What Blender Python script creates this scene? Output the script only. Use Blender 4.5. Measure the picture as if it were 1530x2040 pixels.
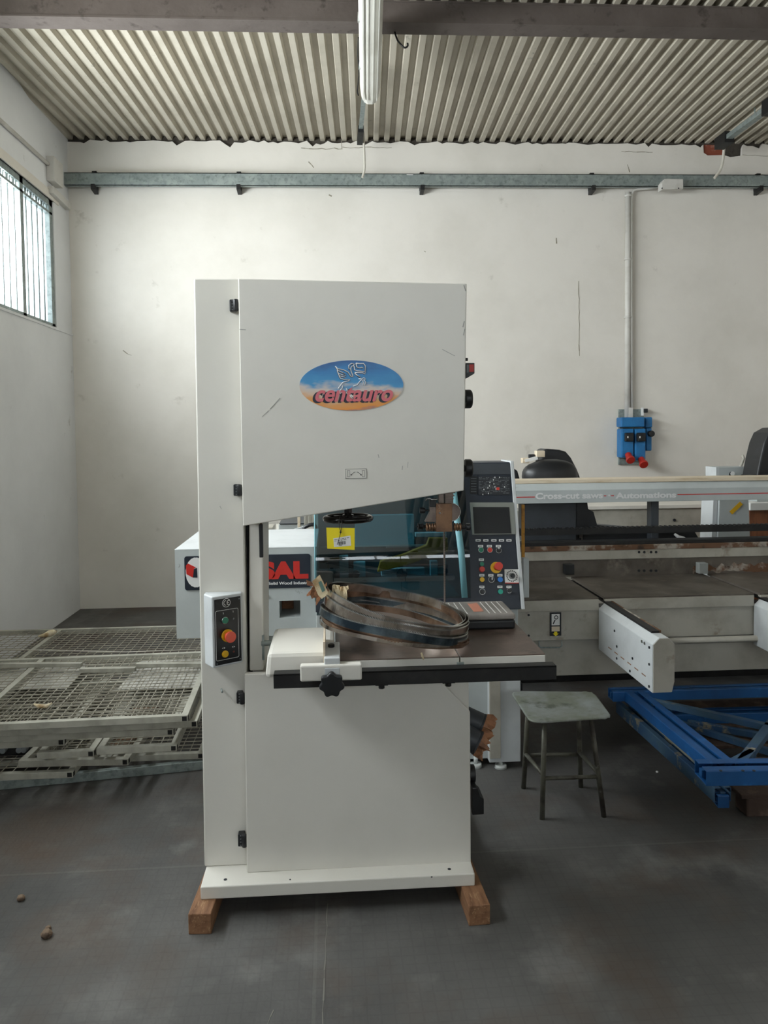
import bpy, bmesh, math, random
from mathutils import Vector, Matrix, Euler
random.seed(7)
S = bpy.context.scene
for o in list(bpy.data.objects): bpy.data.objects.remove(o)
COL = S.collection
PI = math.pi

# ------------------------------------------------------------------ camera
W_, H_ = 1530, 2040
F_, CX, CY, EYE = 1532.0, 765.0, 926.0, 1.67
yaw, pitch, roll = math.atan(104/1532), math.atan(70/1532), 0.0105
fw = Vector((math.sin(yaw)*math.cos(pitch), math.cos(yaw)*math.cos(pitch), -math.sin(pitch)))
rt0 = Vector((math.cos(yaw), -math.sin(yaw), 0)); up0 = rt0.cross(fw)
rt = rt0*math.cos(roll) - up0*math.sin(roll); up = up0*math.cos(roll) + rt0*math.sin(roll)
cam = bpy.data.cameras.new('camera'); camo = bpy.data.objects.new('camera', cam); COL.objects.link(camo)
mw = Matrix(((rt.x, up.x, -fw.x, 0), (rt.y, up.y, -fw.y, 0), (rt.z, up.z, -fw.z, EYE), (0, 0, 0, 1)))
camo.matrix_world = mw
cam.sensor_fit = 'VERTICAL'; cam.sensor_height = 36; cam.lens = 36*F_/H_
cam.shift_y = -(H_/2 - CY)/H_; cam.clip_start = .05
S.camera = camo
O_ = Vector((0, 0, EYE))
def ray(x, y): return fw + rt*((x-CX)/F_) - up*((y-CY)/F_)
def PY(x, y, Y): r = ray(x, y); return O_ + r*(Y/r.y)
def PZ(x, y, Z): r = ray(x, y); return O_ + r*((Z-EYE)/r.z)
def PX(x, y, X): r = ray(x, y); return O_ + r*(X/r.x)
def PP(x, y, p, n): r = ray(x, y); return O_ + r*((p-O_).dot(n)/r.dot(n))

# ------------------------------------------------------------------ world, lights, exposure
w = bpy.data.worlds.new('sky'); S.world = w; w.use_nodes = True
bgn = w.node_tree.nodes['Background']; bgn.inputs[0].default_value = (.93, .965, 1, 1); bgn.inputs[1].default_value = 4.6
S.view_settings.view_transform = 'Standard'; S.view_settings.look = 'None'
S.view_settings.exposure = 0.35; S.view_settings.gamma = 1; S.view_settings.use_curve_mapping = False
def area(name, loc, rot, sx, sy, e, col):
    l = bpy.data.lights.new(name, 'AREA'); l.shape = 'RECTANGLE'; l.size = sx; l.size_y = sy; l.energy = e; l.color = col
    o = bpy.data.objects.new(name, l); COL.objects.link(o); o.location = loc; o.rotation_euler = rot
    return o
# daylight entering by the barred window on the left and by the windows of the wall behind the viewer
area('left_window_daylight', (-2.56, 3.6, 3.14), (0, -PI/2, 0), 1.05, 5.2, 390, (1, .98, .95))
area('rear_window_daylight', (1.0, -4.65, 3.0), (PI/2, 0, 0), 5.6, 1.3, 15, (1, .975, .94))

# ------------------------------------------------------------------ materials
def lin(c):
    if isinstance(c, str): c = [int(c[i:i+2], 16)/255 for i in (0, 2, 4)]
    return tuple((v/12.92 if v <= .04045 else ((v+.055)/1.055)**2.4) for v in c) + (1,)
def mat(name, col, rough=.5, metal=0, var=None, bump=None, spec=.5, vscale=(1, 1, 1)):
    """var = list of (colour, noise scale, low, high); bump = (scale, strength)"""
    m = bpy.data.materials.new(name); m.use_nodes = True; nt = m.node_tree; N = nt.nodes; L = nt.links
    b = N['Principled BSDF']; b.inputs['Roughness'].default_value = rough; b.inputs['Metallic'].default_value = metal
    b.inputs['Specular IOR Level'].default_value = spec
    b.inputs['Base Color'].default_value = lin(col)
    tc = N.new('ShaderNodeTexCoord'); mp = N.new('ShaderNodeMapping'); mp.inputs['Scale'].default_value = vscale
    L.new(tc.outputs['Object'], mp.inputs[0])
    prev = None
    for i, (c2, sc, lo, hi) in enumerate(var or []):
        n = N.new('ShaderNodeTexNoise'); n.inputs['Scale'].default_value = sc; n.inputs['Detail'].default_value = 6
        n.inputs['Roughness'].default_value = .62
        mp2 = N.new('ShaderNodeMapping'); mp2.inputs['Location'].default_value = (i*3.7, i*1.3, i*5.1)
        L.new(mp.outputs[0], mp2.inputs[0]); L.new(mp2.outputs[0], n.inputs['Vector'])
        r = N.new('ShaderNodeMapRange'); r.inputs[1].default_value = lo; r.inputs[2].default_value = hi
        L.new(n.outputs[0], r.inputs[0])
        mx = N.new('ShaderNodeMix'); mx.data_type = 'RGBA'
        L.new(r.outputs[0], mx.inputs[0])
        if prev is None: mx.inputs[6].default_value = lin(col)
        else: L.new(prev, mx.inputs[6])
        mx.inputs[7].default_value = lin(c2); prev = mx.outputs[2]
    if prev is not None: L.new(prev, b.inputs['Base Color'])
    if bump:
        n = N.new('ShaderNodeTexNoise'); n.inputs['Scale'].default_value = bump[0]; n.inputs['Detail'].default_value = 5
        L.new(mp.outputs[0], n.inputs['Vector'])
        bp = N.new('ShaderNodeBump'); bp.inputs['Strength'].default_value = bump[1]; bp.inputs['Distance'].default_value = .01
        L.new(n.outputs[0], bp.inputs['Height']); L.new(bp.outputs[0], b.inputs['Normal'])
    return m
MT = {}
def mm(k, *a, **kw):
    MT[k] = mat(k, *a, **kw); return MT[k]
mm('plaster', 'e6e1d9', .9, var=[('dad5cc', 1.1, .42, .7), ('bfb9ae', 3.5, .66, .8), ('8d8880', 9, .74, .79)], bump=(18, .15), spec=.2)
mm('plaster_left', 'e8e9ea', .9, var=[('dfe0e1', 1.2, .4, .7), ('b5b3ae', 5, .68, .8)], bump=(18, .15), spec=.2)
mm('gap_shade_core', '4d4842', .9, var=[('35322e', 8, .55, .7)], bump=(30, .5), spec=.2)  # wall core darkened to paint the shade of the gap under the roof
mm('brick', '8d4a37', .9, var=[('a98a7c', 14, .55, .65)], bump=(30, .5))
mm('dark_gap', '1c1c1c', .9)
mm('sheet_roof', 'bfb8a9', .55, var=[('aba495', 2, .45, .7), ('8b877c', 7, .66, .76)], spec=.35)
mm('rust_beam', '554c47', .8, var=[('5f5651', 3, .4, .6), ('3c332f', 9, .58, .7)], bump=(30, .2))
mm('galv', '8c9694', .5, .4, var=[('9da6a3', 12, .45, .65), ('707a77', 30, .5, .7)])
mm('white_paint', 'dddad2', .38, var=[('d5d2ca', 2, .45, .7), ('a5a39c', 12, .74, .8)], bump=(180, .03))
mm('saw_white', 'dedbd3', .42, var=[('d7d4cb', 1.6, .4, .7)], bump=(220, .04))
mm('machine_grey', 'b9bfbf', .45, var=[('acb2b2', 3, .4, .7), ('6f6c66', 14, .7, .76)])
mm('machine_cream', 'b3afa4', .5, var=[('a19c90', 5, .45, .65), ('7a6a55', 6, .62, .76), ('5a4026', 11, .7, .78)])
mm('machine_white', 'ccd0d2', .42, var=[('b9bdbf', 4, .45, .7), ('8c8a84', 10, .68, .76)])
mm('worn_steel', '6f6860', .45, .35, var=[('4d463f', 4, .42, .66), ('8d847a', 7, .6, .75)])
mm('table_steel', '5f5048', .42, .35, var=[('84746a', 3, .45, .65), ('2e2622', 8, .55, .7)])
mm('rusty', '6a4c37', .8, var=[('a9a196', 6, .5, .58), ('3c2c22', 14, .55, .7)])
mm('gloss_black', '0c0d0f', .12)
mm('black_plastic', '17191c', .42, var=[('202327', 10, .5, .7)])
mm('black_metal', '1d1d1e', .5, .2, var=[('2c2b2a', 14, .5, .7)])
mm('navy_panel', '1b2330', .42, var=[('232c39', 3, .45, .65)])
mm('case_lid', '77726d', .5, var=[('8f8984', 5, .45, .65)]); mm('case_print', 'c58068', .6, var=[('8f7a70', 20, .5, .6)])
mm('charcoal', '3b4046', .5, var=[('32363b', 4, .45, .65)])
mm('black_face', '14171c', .35)
mm('brass_guide', '8a6a50', .38, .55, var=[('6b5040', 14, .45, .65), ('b0927a', 30, .6, .7)])
mm('grey_guide', '82756d', .4, .6, var=[('5f544e', 16, .45, .65)])
mm('chrome', 'c8ccce', .18, 1)
mm('blade_steel', 'ddd4cb', .18, 1, var=[('a0968e', 9, .42, .62), ('e1dad3', 22, .6, .7)])
mm('blade_blue', '74858f', .24, .85, var=[('33414d', 9, .42, .62)])
mm('blade_copper', 'bd9f88', .24, .9, var=[('5b473b', 9, .42, .62)])
mm('kraft', 'd9caa8', .85, var=[('a98d66', 12, .5, .62), ('e3d9c2', 9, .55, .65)], bump=(50, .4))
mm('tape_brown', 'a3714e', .6, var=[('6f4a33', 18, .45, .65)], bump=(40, .5))
mm('print_green', '5d7b74', .7)
mm('yellow', 'f3df1c', .5); mm('label_white', 'e6e6e4', .5); mm('ink', '20242a', .6)
mm('red_btn', 'c63a2c', .35); mm('green_btn', '16775b', .35); mm('yellow_btn', 'd9a818', .35)
mm('blue_btn', '2573c4', .35); mm('teal_btn', '159a86', .35); mm('orange_red', 'e2563e', .35)
mm('dim_red', '6d2e22', .5); mm('dim_grey', '777b7e', .5)
mm('sign_red', 'c3281f', .45); mm('logo_white', 'dcdcdc', .45)
mm('pink_text', 'd9717a', .5); mm('shadow_print', '2f3340', .6)
mm('blue_plastic', '1f72ad', .4, var=[('1b639b', 8, .45, .65)]); mm('red_cap', 'b02a20', .4)
mm('timber', '8d6648', .75, var=[('6d4a32', 5, .45, .65), ('b08c68', 14, .58, .7)], bump=(40, .3), vscale=(6, 1, 6))
mm('pine', 'd9cbb4', .7, var=[('c2ae90', 5, .5, .7)], vscale=(1, 8, 8))
mm('pallet_wood', '4a3b33', .85, var=[('7c6657', 7, .5, .7)], bump=(40, .4))
mm('fence_paint', 'aaa89c', .55, var=[('8f8d82', 6, .45, .65), ('5f5c53', 20, .68, .74)])
mm('wire_paint', 'a39e90', .6, var=[('6e685c', 5, .5, .7)])
mm('grey_sheet', 'b4b2aa', .6, var=[('7f7d76', 5, .45, .65)])
mm('rack_blue', '195590', .45, var=[('15467a', 5, .4, .65), ('2b6fb4', 12, .6, .72)])
mm('rack_old', '3f5b70', .6, var=[('2a4d73', 5, .4, .6), ('8a8574', 9, .58, .64)])
mm('rack_beige', '8f8a78', .7, var=[('5f6e7a', 7, .5, .65)])
mm('stool_top', '74786c', .55, .2, var=[('8d9190', 5, .45, .62), ('55594e', 12, .55, .68), ('b9b7ab', 26, .7, .74)], bump=(20, .2))
mm('stool_tube', '5b5a4f', .55, .3, var=[('3c3733', 9, .45, .62), ('7f8078', 16, .6, .7)])
mm('lamp_cover', 'd9d8d0', .35, var=[('c6c4ba', 3, .45, .7)])
mm('cable_white', 'c9c4b8', .6); mm('pipe_white', 'cfccc6', .5, var=[('bab6ae', 5, .5, .7)])
mm('yellow_arm', 'b07c1c', .5, var=[('8c5f18', 20, .5, .62)])
mm('screen', '26282a', .2); mm('bezel', '7f827c', .5)
mm('wood_panel', '8c5636', .5, var=[('6b3d26', 4, .45, .65)], vscale=(6, 6, 1))
mm('stone', '7d6a58', .9, var=[('5b4b3f', 20, .5, .6)], bump=(60, .6))
mm('rubber_grey', '8d918f', .6); mm('foot_white', 'c6cac8', .5)
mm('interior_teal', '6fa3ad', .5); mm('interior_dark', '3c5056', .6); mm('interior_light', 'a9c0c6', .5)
mm('crack', '96907f', .9); mm('crack_light', '78766f', .9); mm('scuff', '9a9a95', .6)

def floor_mat():
    m = mat('floor_concrete', '605f5d', .62, var=[('484746', .9, .38, .62), ('6f6e6b', 3.2, .52, .72), ('54483f', 1.4, .5, .7), ('8f8f8c', 60, .76, .8)], bump=(60, .12), spec=.4)
    nt = m.node_tree; N = nt.nodes; L = nt.links; b = N['Principled BSDF']
    src = b.inputs['Base Color'].links[0].from_socket
    tc = N.new('ShaderNodeTexCoord')
    br = N.new('ShaderNodeTexBrick'); br.offset = 0; br.inputs['Scale'].default_value = 1
    br.inputs['Brick Width'].default_value = .04; br.inputs['Row Height'].default_value = .04
    br.inputs['Mortar Size'].default_value = .004; br.inputs['Mortar Smooth'].default_value = .6
    br.inputs['Color1'].default_value = br.inputs['Color2'].default_value = (1, 1, 1, 1); br.inputs['Mortar'].default_value = (.9, .9, .9, 1)
    L.new(tc.outputs['Object'], br.inputs['Vector'])
    mx = N.new('ShaderNodeMix'); mx.data_type = 'RGBA'; mx.blend_type = 'MULTIPLY'; mx.inputs[0].default_value = .8
    L.new(src, mx.inputs[6]); L.new(br.outputs['Color'], mx.inputs[7])
    b2 = N.new('ShaderNodeTexBrick'); b2.offset = 0; b2.inputs['Scale'].default_value = 1
    b2.inputs['Brick Width'].default_value = 2.0; b2.inputs['Row Height'].default_value = 2.0; b2.inputs['Mortar Size'].default_value = .006
    b2.inputs['Color1'].default_value = b2.inputs['Color2'].default_value = (0, 0, 0, 1); b2.inputs['Mortar'].default_value = (1, 1, 1, 1)
    ns = N.new('ShaderNodeTexNoise'); ns.inputs['Scale'].default_value = 1.5
    mp = N.new('ShaderNodeMapping'); mp.inputs['Location'].default_value = (.06, 1.05, 0)
    va = N.new('ShaderNodeMixRGB'); va.blend_type = 'ADD'; va.inputs[0].default_value = .035
    L.new(tc.outputs['Object'], mp.inputs[0]); L.new(mp.outputs[0], va.inputs[1]); L.new(ns.outputs['Color'], va.inputs[2]); L.new(va.outputs[0], b2.inputs['Vector'])
    m2 = N.new('ShaderNodeMix'); m2.data_type = 'RGBA'; m2.inputs[7].default_value = lin('86857f')
    mu = N.new('ShaderNodeMath'); mu.operation = 'MULTIPLY'; mu.inputs[1].default_value = .13
    L.new(b2.outputs['Color'], mu.inputs[0]); L.new(mu.outputs[0], m2.inputs[0]); L.new(mx.outputs[2], m2.inputs[6])
    L.new(m2.outputs[2], b.inputs['Base Color'])
    return m
MT['floor'] = floor_mat()

def badge_mat():
    m = bpy.data.materials.new('sky_badge'); m.use_nodes = True; nt = m.node_tree; N = nt.nodes; L = nt.links; b = N['Principled BSDF']
    b.inputs['Roughness'].default_value = .4
    tc = N.new('ShaderNodeTexCoord'); sp = N.new('ShaderNodeSeparateXYZ'); L.new(tc.outputs['Object'], sp.inputs[0])
    ns = N.new('ShaderNodeTexNoise'); ns.inputs['Scale'].default_value = 9; ns.inputs['Detail'].default_value = 3
    mp = N.new('ShaderNodeMapping'); mp.inputs['Scale'].default_value = (1, 1, 2.5); L.new(tc.outputs['Object'], mp.inputs[0]); L.new(mp.outputs[0], ns.inputs['Vector'])
    r = N.new('ShaderNodeMapRange'); r.inputs[1].default_value = -.088; r.inputs[2].default_value = .088; L.new(sp.outputs[2], r.inputs[0])
    ma = N.new('ShaderNodeMath'); ma.operation = 'MULTIPLY_ADD'; ma.inputs[1].default_value = .6; L.new(ns.outputs[0], ma.inputs[0])
    sb = N.new('ShaderNodeMath'); sb.operation = 'SUBTRACT'; sb.inputs[1].default_value = .30; L.new(r.outputs[0], sb.inputs[0]); L.new(sb.outputs[0], ma.inputs[2])
    cr = N.new('ShaderNodeValToRGB'); e = cr.color_ramp.elements
    e[0].position = 0; e[0].color = lin('b07a6c'); e[1].position = 1; e[1].color = lin('2f5c96')
    for p, c in ((.06, 'e8963a'), (.2, 'e0a060'), (.33, 'd9bda4'), (.44, 'cfc6c0'), (.54, '3f93c8'), (.78, '3380bd')):
        x = e.new(p); x.color = lin(c)
    L.new(ma.outputs[0], cr.inputs[0]); L.new(cr.outputs[0], b.inputs['Base Color'])
    return m
MT['badge'] = badge_mat()
def glass_mat(name, tint, refl=.12, rough=.02):
    m = bpy.data.materials.new(name); m.use_nodes = True; nt = m.node_tree; N = nt.nodes; L = nt.links
    N.remove(N['Principled BSDF']); out = N['Material Output']
    t = N.new('ShaderNodeBsdfTransparent'); t.inputs[0].default_value = lin(tint)
    g = N.new('ShaderNodeBsdfGlossy'); g.inputs['Roughness'].default_value = rough
    fr = N.new('ShaderNodeLayerWeight'); fr.inputs[0].default_value = .5
    pw = N.new('ShaderNodeMath'); pw.operation = 'POWER'; pw.inputs[1].default_value = 5; L.new(fr.outputs['Facing'], pw.inputs[0])
    ad = N.new('ShaderNodeMath'); ad.operation = 'MULTIPLY_ADD'; ad.inputs[1].default_value = 1-refl; ad.inputs[2].default_value = refl; L.new(pw.outputs[0], ad.inputs[0])
    mx = N.new('ShaderNodeMixShader'); L.new(ad.outputs[0], mx.inputs[0]); L.new(t.outputs[0], mx.inputs[1]); L.new(g.outputs[0], mx.inputs[2])
    L.new(mx.outputs[0], out.inputs[0]); return m
MT['teal_glass'] = glass_mat('teal_glass', '5b8793', .09)
MT['side_glass'] = glass_mat('side_glass', '9ccfdb', .25, .3)
MT['pane'] = glass_mat('pane_glass', 'f4f8fa', .05)

# ------------------------------------------------------------------ mesh helpers
def wloc(o):
    v = Vector((0, 0, 0))
    while o is not None: v += o.location; o = o.parent
    return v
class MB:
    def __init__(s, M=None): s.bm = bmesh.new(); s.M = M or Matrix.Identity(4)
    def v(s, p): return s.bm.verts.new(s.M @ Vector(p))
    def f(s, vs, mat=0, smooth=False):
        try: fc = s.bm.faces.new(vs)
        except ValueError: return
        fc.material_index = mat; fc.smooth = smooth
    def box(s, x0, x1, y0, y1, z0, z1, mat=0):
        v = [s.v((x, y, z)) for x in (x0, x1) for y in (y0, y1) for z in (z0, z1)]
        for q in ((0, 1, 3, 2), (4, 6, 7, 5), (0, 4, 5, 1), (2, 3, 7, 6), (0, 2, 6, 4), (1, 5, 7, 3)): s.f([v[i] for i in q], mat)
        return s
    def hexa(s, b, t, mat=0):      # two quads of 4 points each
        v = [s.v(p) for p in list(b)+list(t)]
        for q in ((3, 2, 1, 0), (4, 5, 6, 7), (0, 1, 5, 4), (1, 2, 6, 5), (2, 3, 7, 6), (3, 0, 4, 7)): s.f([v[i] for i in q], mat)
        return s
    def prism(s, pts, a, b, axis='y', mat=0, smooth=False):
        def mk(p, k): return {'y': (p[0], k, p[1]), 'z': (p[0], p[1], k), 'x': (k, p[0], p[1])}[axis]
        A = [s.v(mk(p, a)) for p in pts]; B = [s.v(mk(p, b)) for p in pts]; n = len(pts)
        s.f(A, mat); s.f(B[::-1], mat)
        for i in range(n): s.f([A[i], B[i], B[(i+1) % n], A[(i+1) % n]], mat, smooth)
        return s
    def frame(s, d):
        d = Vector(d).normalized(); u = d.orthogonal().normalized(); return u, d.cross(u)
    def cyl(s, p0, p1, r0, r1=None, seg=18, mat=0, cap=True):
        return s.tube([p0, p1], [r0, r0 if r1 is None else r1], seg, mat, cap)
    def tube(s, pts, r, seg=8, mat=0, cap=True):
        pts = [Vector(p) for p in pts]; n = len(pts); rr = r if isinstance(r, (list, tuple)) else [r]*n
        u = None; rings = []
        for i, p in enumerate(pts):
            d = (pts[min(i+1, n-1)] - pts[max(i-1, 0)])
            if d.length < 1e-9: d = Vector((0, 0, 1))
            d.normalize()
            if u is None: u = d.orthogonal().normalized()
            else:
                u = u - d*u.dot(d)
                u = d.orthogonal().normalized() if u.length < 1e-6 else u.normalized()
            w_ = d.cross(u)
            rings.append([s.v(p + (u*math.cos(2*PI*k/seg) + w_*math.sin(2*PI*k/seg))*rr[i]) for k in range(seg)])
        for a, b in zip(rings, rings[1:]):
            for k in range(seg): s.f([a[k], a[(k+1) % seg], b[(k+1) % seg], b[k]], mat, True)
        if cap: s.f(rings[0][::-1], mat); s.f(rings[-1], mat)
        return s
    def torus(s, c, axis, R, r, seg=40, sg=10, mat=0):
        c = Vector(c); u, w_ = s.frame(axis); ax = Vector(axis).normalized(); rings = []
        for i in range(seg):
            a = 2*PI*i/seg; d = u*math.cos(a)+w_*math.sin(a)
            rings.append([s.v(c + d*(R + r*math.cos(2*PI*k/sg)) + ax*r*math.sin(2*PI*k/sg)) for k in range(sg)])
        for i in range(seg):
            a, b = rings[i], rings[(i+1) % seg]
            for k in range(sg): s.f([a[k], b[k], b[(k+1) % sg], a[(k+1) % sg]], mat, True)
        return s
    def bar(s, p0, p1, w_, h, upv=(0, 0, 1), mat=0):      # rectangular bar between points
        p0, p1 = Vector(p0), Vector(p1); d = (p1-p0).normalized(); sd = d.cross(Vector(upv)).normalized(); uu = sd.cross(d)
        q = [(-1, -1), (1, -1), (1, 1), (-1, 1)]
        return s.hexa([p0 + sd*a*w_/2 + uu*b*h/2 for a, b in q], [p1 + sd*a*w_/2 + uu*b*h/2 for a, b in q], mat)
    def quad(s, pts, mat=0): s.f([s.v(p) for p in pts], mat); return s
    def build(s, name, m, parent=None, bevel=0, loc=None, local=False, solid=0):
        bmesh.ops.recalc_face_normals(s.bm, faces=s.bm.faces[:])
        base = Vector((0, 0, 0)) if local else (wloc(parent) if parent else Vector(loc or (0, 0, 0)))
        if not local:
            for v in s.bm.verts: v.co -= base
        me = bpy.data.meshes.new(name); s.bm.to_mesh(me); s.bm.free()
        o = bpy.data.objects.new(name, me); COL.objects.link(o); o.parent = parent
        if parent is None and not local: o.location = base
        for k in (m if isinstance(m, (list, tuple)) else [m]): me.materials.append(MT[k])
        if solid:
            md = o.modifiers.new('solid', 'SOLIDIFY'); md.thickness = solid; md.offset = 0
        if bevel:
            md = o.modifiers.new('bevel', 'BEVEL'); md.width = bevel; md.segments = 2; md.limit_method = 'ANGLE'; md.angle_limit = math.radians(40)
        return o
def tag(o, label=None, cat=None, group=None, kind=None):
    if label: o['label'] = label
    if cat: o['category'] = cat
    if group: o['group'] = group
    if kind: o['kind'] = kind
    return o
def thing(name, loc, label, cat, group=None, rz=0):
    o = bpy.data.objects.new(name, None); COL.objects.link(o); o.location = loc; o.rotation_euler.z = rz; o.empty_display_size = .1
    return tag(o, label, cat, group)
def struct(o): o['kind'] = 'structure'; return o
def text_obj(name, body, size, M, m, parent, off=0, shear=0, ext=.0004, align='CENTER', sx=1, local=False):
    c = bpy.data.curves.new(name, 'FONT'); c.body = body; c.size = size; c.offset = off; c.shear = shear; c.extrude = ext
    c.align_x = align; c.align_y = 'CENTER'
    t = bpy.data.objects.new('t', c); COL.objects.link(t)
    dg = bpy.context.evaluated_depsgraph_get(); me = bpy.data.meshes.new_from_object(t.evaluated_get(dg))
    bpy.data.objects.remove(t)
    me.transform(M @ Matrix.Diagonal((sx, 1, 1, 1)))
    if not local:
        b = wloc(parent)
        me.transform(Matrix.Translation(-b))
    me.name = name; me.materials.clear(); me.materials.append(MT[m])
    o = bpy.data.objects.new(name, me); COL.objects.link(o); o.parent = parent
    return o
def facing(p): return Matrix.Translation(Vector(p)) @ Matrix.Rotation(PI/2, 4, 'X')     # text plane upright, facing the viewer's side
def dup(root, loc, rz=None, label=None):
    r = root.copy(); COL.objects.link(r); r.location = loc
    if rz is not None: r.rotation_euler.z = rz
    if label: r['label'] = label
    for ch in list(root.children):
        c = ch.copy(); COL.objects.link(c); c.parent = r
        for g in ch.children:
            d = g.copy(); COL.objects.link(d); d.parent = c
    return r
def rrect(x0, x1, y0, y1, r, n=5):
    P = []
    for cx, cy, a0 in ((x1-r, y1-r, 0), (x0+r, y1-r, 90), (x0+r, y0+r, 180), (x1-r, y0+r, 270)):
        for i in range(n+1):
            a = math.radians(a0 + 90*i/n); P.append((cx+r*math.cos(a), cy+r*math.sin(a)))
    return P

# ------------------------------------------------------------------ room
XL, XR, YB, YF = -2.40, 5.6, 7.41, -5.0
def roofz(Y): return 4.41 - .012*(YB - Y)
Mz = Matrix.Identity(4); Mz[2][0] = .0085; Mz[2][3] = -.0085*.3     # the roof falls slightly to the left
struct(MB().box(XL-.1, XR+.3, YF-.3, YB+.35, -.2, 0).build('floor', 'floor'))
# back wall: solid core, and a plaster coat whose upper edge is broken away under the roof sheets
struct(MB().box(XL-.1, XR+.3, YB+.03, YB+.35, 0, 4.7).build('wall_back', ['gap_shade_core']))
top = []; x = XL
while x < XR:
    z = 4.392 + random.uniform(-.016, .014)
    if random.random() < .12: z -= random.uniform(.02, .05)
    top.append((x, z)); x += random.uniform(.03, .09)
hx0, hx1 = PY(1402, 300, YB).x, PY(1478, 300, YB).x
top = [(x, z) for x, z in top if x < hx0 or x > hx1]
hole = [(hx0-.005, 4.39), (hx0, 4.31), (hx0+.04, 4.285), (hx0+.2, 4.29), (hx0+.27, 4.27), (hx1, 4.285), (hx1+.004, 4.36)]
top = [p for p in top if p[0] < hx0-.005] + hole + [p for p in top if p[0] > hx1+.004]
pts = [(XL, 0), (XR, 0), (XR, 4.4)] + top[::-1]
pts = [(XL, 0)] + [(x_, z_+.0085*(x_-.3)) for x_, z_ in [(XL, 4.38)] + top[1:] + [(XR, 4.39)]] + [(XR, 0)]
o = MB().prism(pts, YB, YB+.035, 'y').build('wall_back', 'plaster'); struct(o)
tr = MB().box(hx0+.01, hx0+.2, YB+.012, YB+.029, 4.25, 4.42).build('trim_4', 'brick'); struct(tr); tr['label'] = 'bare terracotta brick in the broken hole under the roof'
# left wall with the long barred window opening
wz0, wz1, wy0, wy1 = 2.595, 3.69, 1.0, 7.0
b = MB()
b.box(XL-.09, XL, YF, YB+.03, 0, wz0); b.box(XL-.09, XL, YF, YB+.03, wz1, 4.8)
b.box(XL-.09, XL, YF, wy0, wz0, wz1); b.box(XL-.09, XL, wy1, YB+.03, wz0, wz1)
struct(b.build('wall_left', 'plaster_left'))
struct(MB().box(XR, XR+.3, YF, YB+.03, 0, 4.8).build('wall_right', 'plaster'))
# wall behind the viewer with its window openings
b = MB(); xs = [XL, -1.4, -.1, .1, 1.3, 1.5, 2.7, 2.9, 4.1, XR]
b.box(XL-.35, XR+.3, YF-.3, YF, 0, 2.35); b.box(XL-.35, XR+.3, YF-.3, YF, 3.7, 4.8)
for i in range(0, len(xs)-1, 2): b.box(xs[i], xs[i+1], YF-.3, YF, 2.35, 3.7)
struct(b.build('wall_front', 'plaster'))
# roof of trapezoid sheets
b = MB(Mz); KS = math.tan(math.radians(2.65)); pitch_ = .1015; x = XL-.1; prof = []
while x < XR+1.0:
    prof += [(x, 0), (x+.040, 0), (x+.050, .038), (x+.0915, .038)]; x += pitch_
for (xa, za), (xb, zb) in zip(prof, prof[1:]):
    for y0, y1 in ((YF-.3, -2.73), (-2.61, YB+.03)):
        d0, d1 = KS*(YB+.03-y0), KS*(YB+.03-y1)
        b.quad([(xa-d0, y0, roofz(y0)+za), (xb-d0, y0, roofz(y0)+zb), (xb-d1, y1, roofz(y1)+zb), (xa-d1, y1, roofz(y1)+za)])
struct(b.build('ceiling', 'sheet_roof', solid=.002))
# unseen slots between the roof sheets, added for bright reflections in the hood
zl_ = roofz(-2.67); sl = [(-.26, .17), (.22, .58), (.63, 1.0), (1.04, 1.24), (1.40, 1.81)]; px_ = XL-.1
b = MB()
for x0, x1 in sl+[(XR+.3, XR+.3)]:
    b.box(px_, x0, -2.76, -2.58, zl_-.004, zl_+.004); px_ = x1
b.box(XL-.1, XR+.3, -2.82, -2.73, zl_-.012, zl_-.005); b.box(XL-.1, XR+.3, -2.61, -2.52, zl_-.012, zl_-.005)
struct(b.build('ceiling', 'sheet_roof'))
b = MB()
b.box(XL-.1, XR+.3, YF-.3, -3.9, 4.81, 4.86); b.box(XL-.1, XR+.3, -2.4, YB+.35, 4.81, 4.86); b.box(XL-.1, XR+.3, -3.94, -3.9, 4.36, 4.81); b.box(XL-.1, XR+.3, -2.44, -2.4, 4.3, 4.81)
struct(b.build('ceiling', 'dark_gap'))  # unseen dark backing that blocks the sky, left open above the added slots
# steel purlin crossing below the roof
ya, yb_ = 4.97, 5.12; z0 = PY(765, 44, ya).z
b = MB(Mz); b.box(XL, XR, ya, yb_, z0, z0+.012); b.box(XL, XR, ya+.004, ya+.012, z0+.012, roofz(ya)+.002); b.box(XL, XR, ya, yb_, roofz(ya)-.012, roofz(ya)-.002)
for X in (-1.9, .3, 1.6, 3.2): b.box(X, X+.006, ya+.01, yb_, z0+.012, roofz(ya)-.01)
o = struct(b.build('trim_1', 'rust_beam'))
# lintel over the window and its sill
struct(MB().box(XL-.09, XL+.012, wy0, wy1+.12, wz1, wz1+.075).build('trim_2', 'plaster')).name = 'trim_2'
struct(MB().box(XL-.09, XL+.008, wy0, YB, wz0-.02, wz0).build('trim_3', 'plaster_left'))
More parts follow.
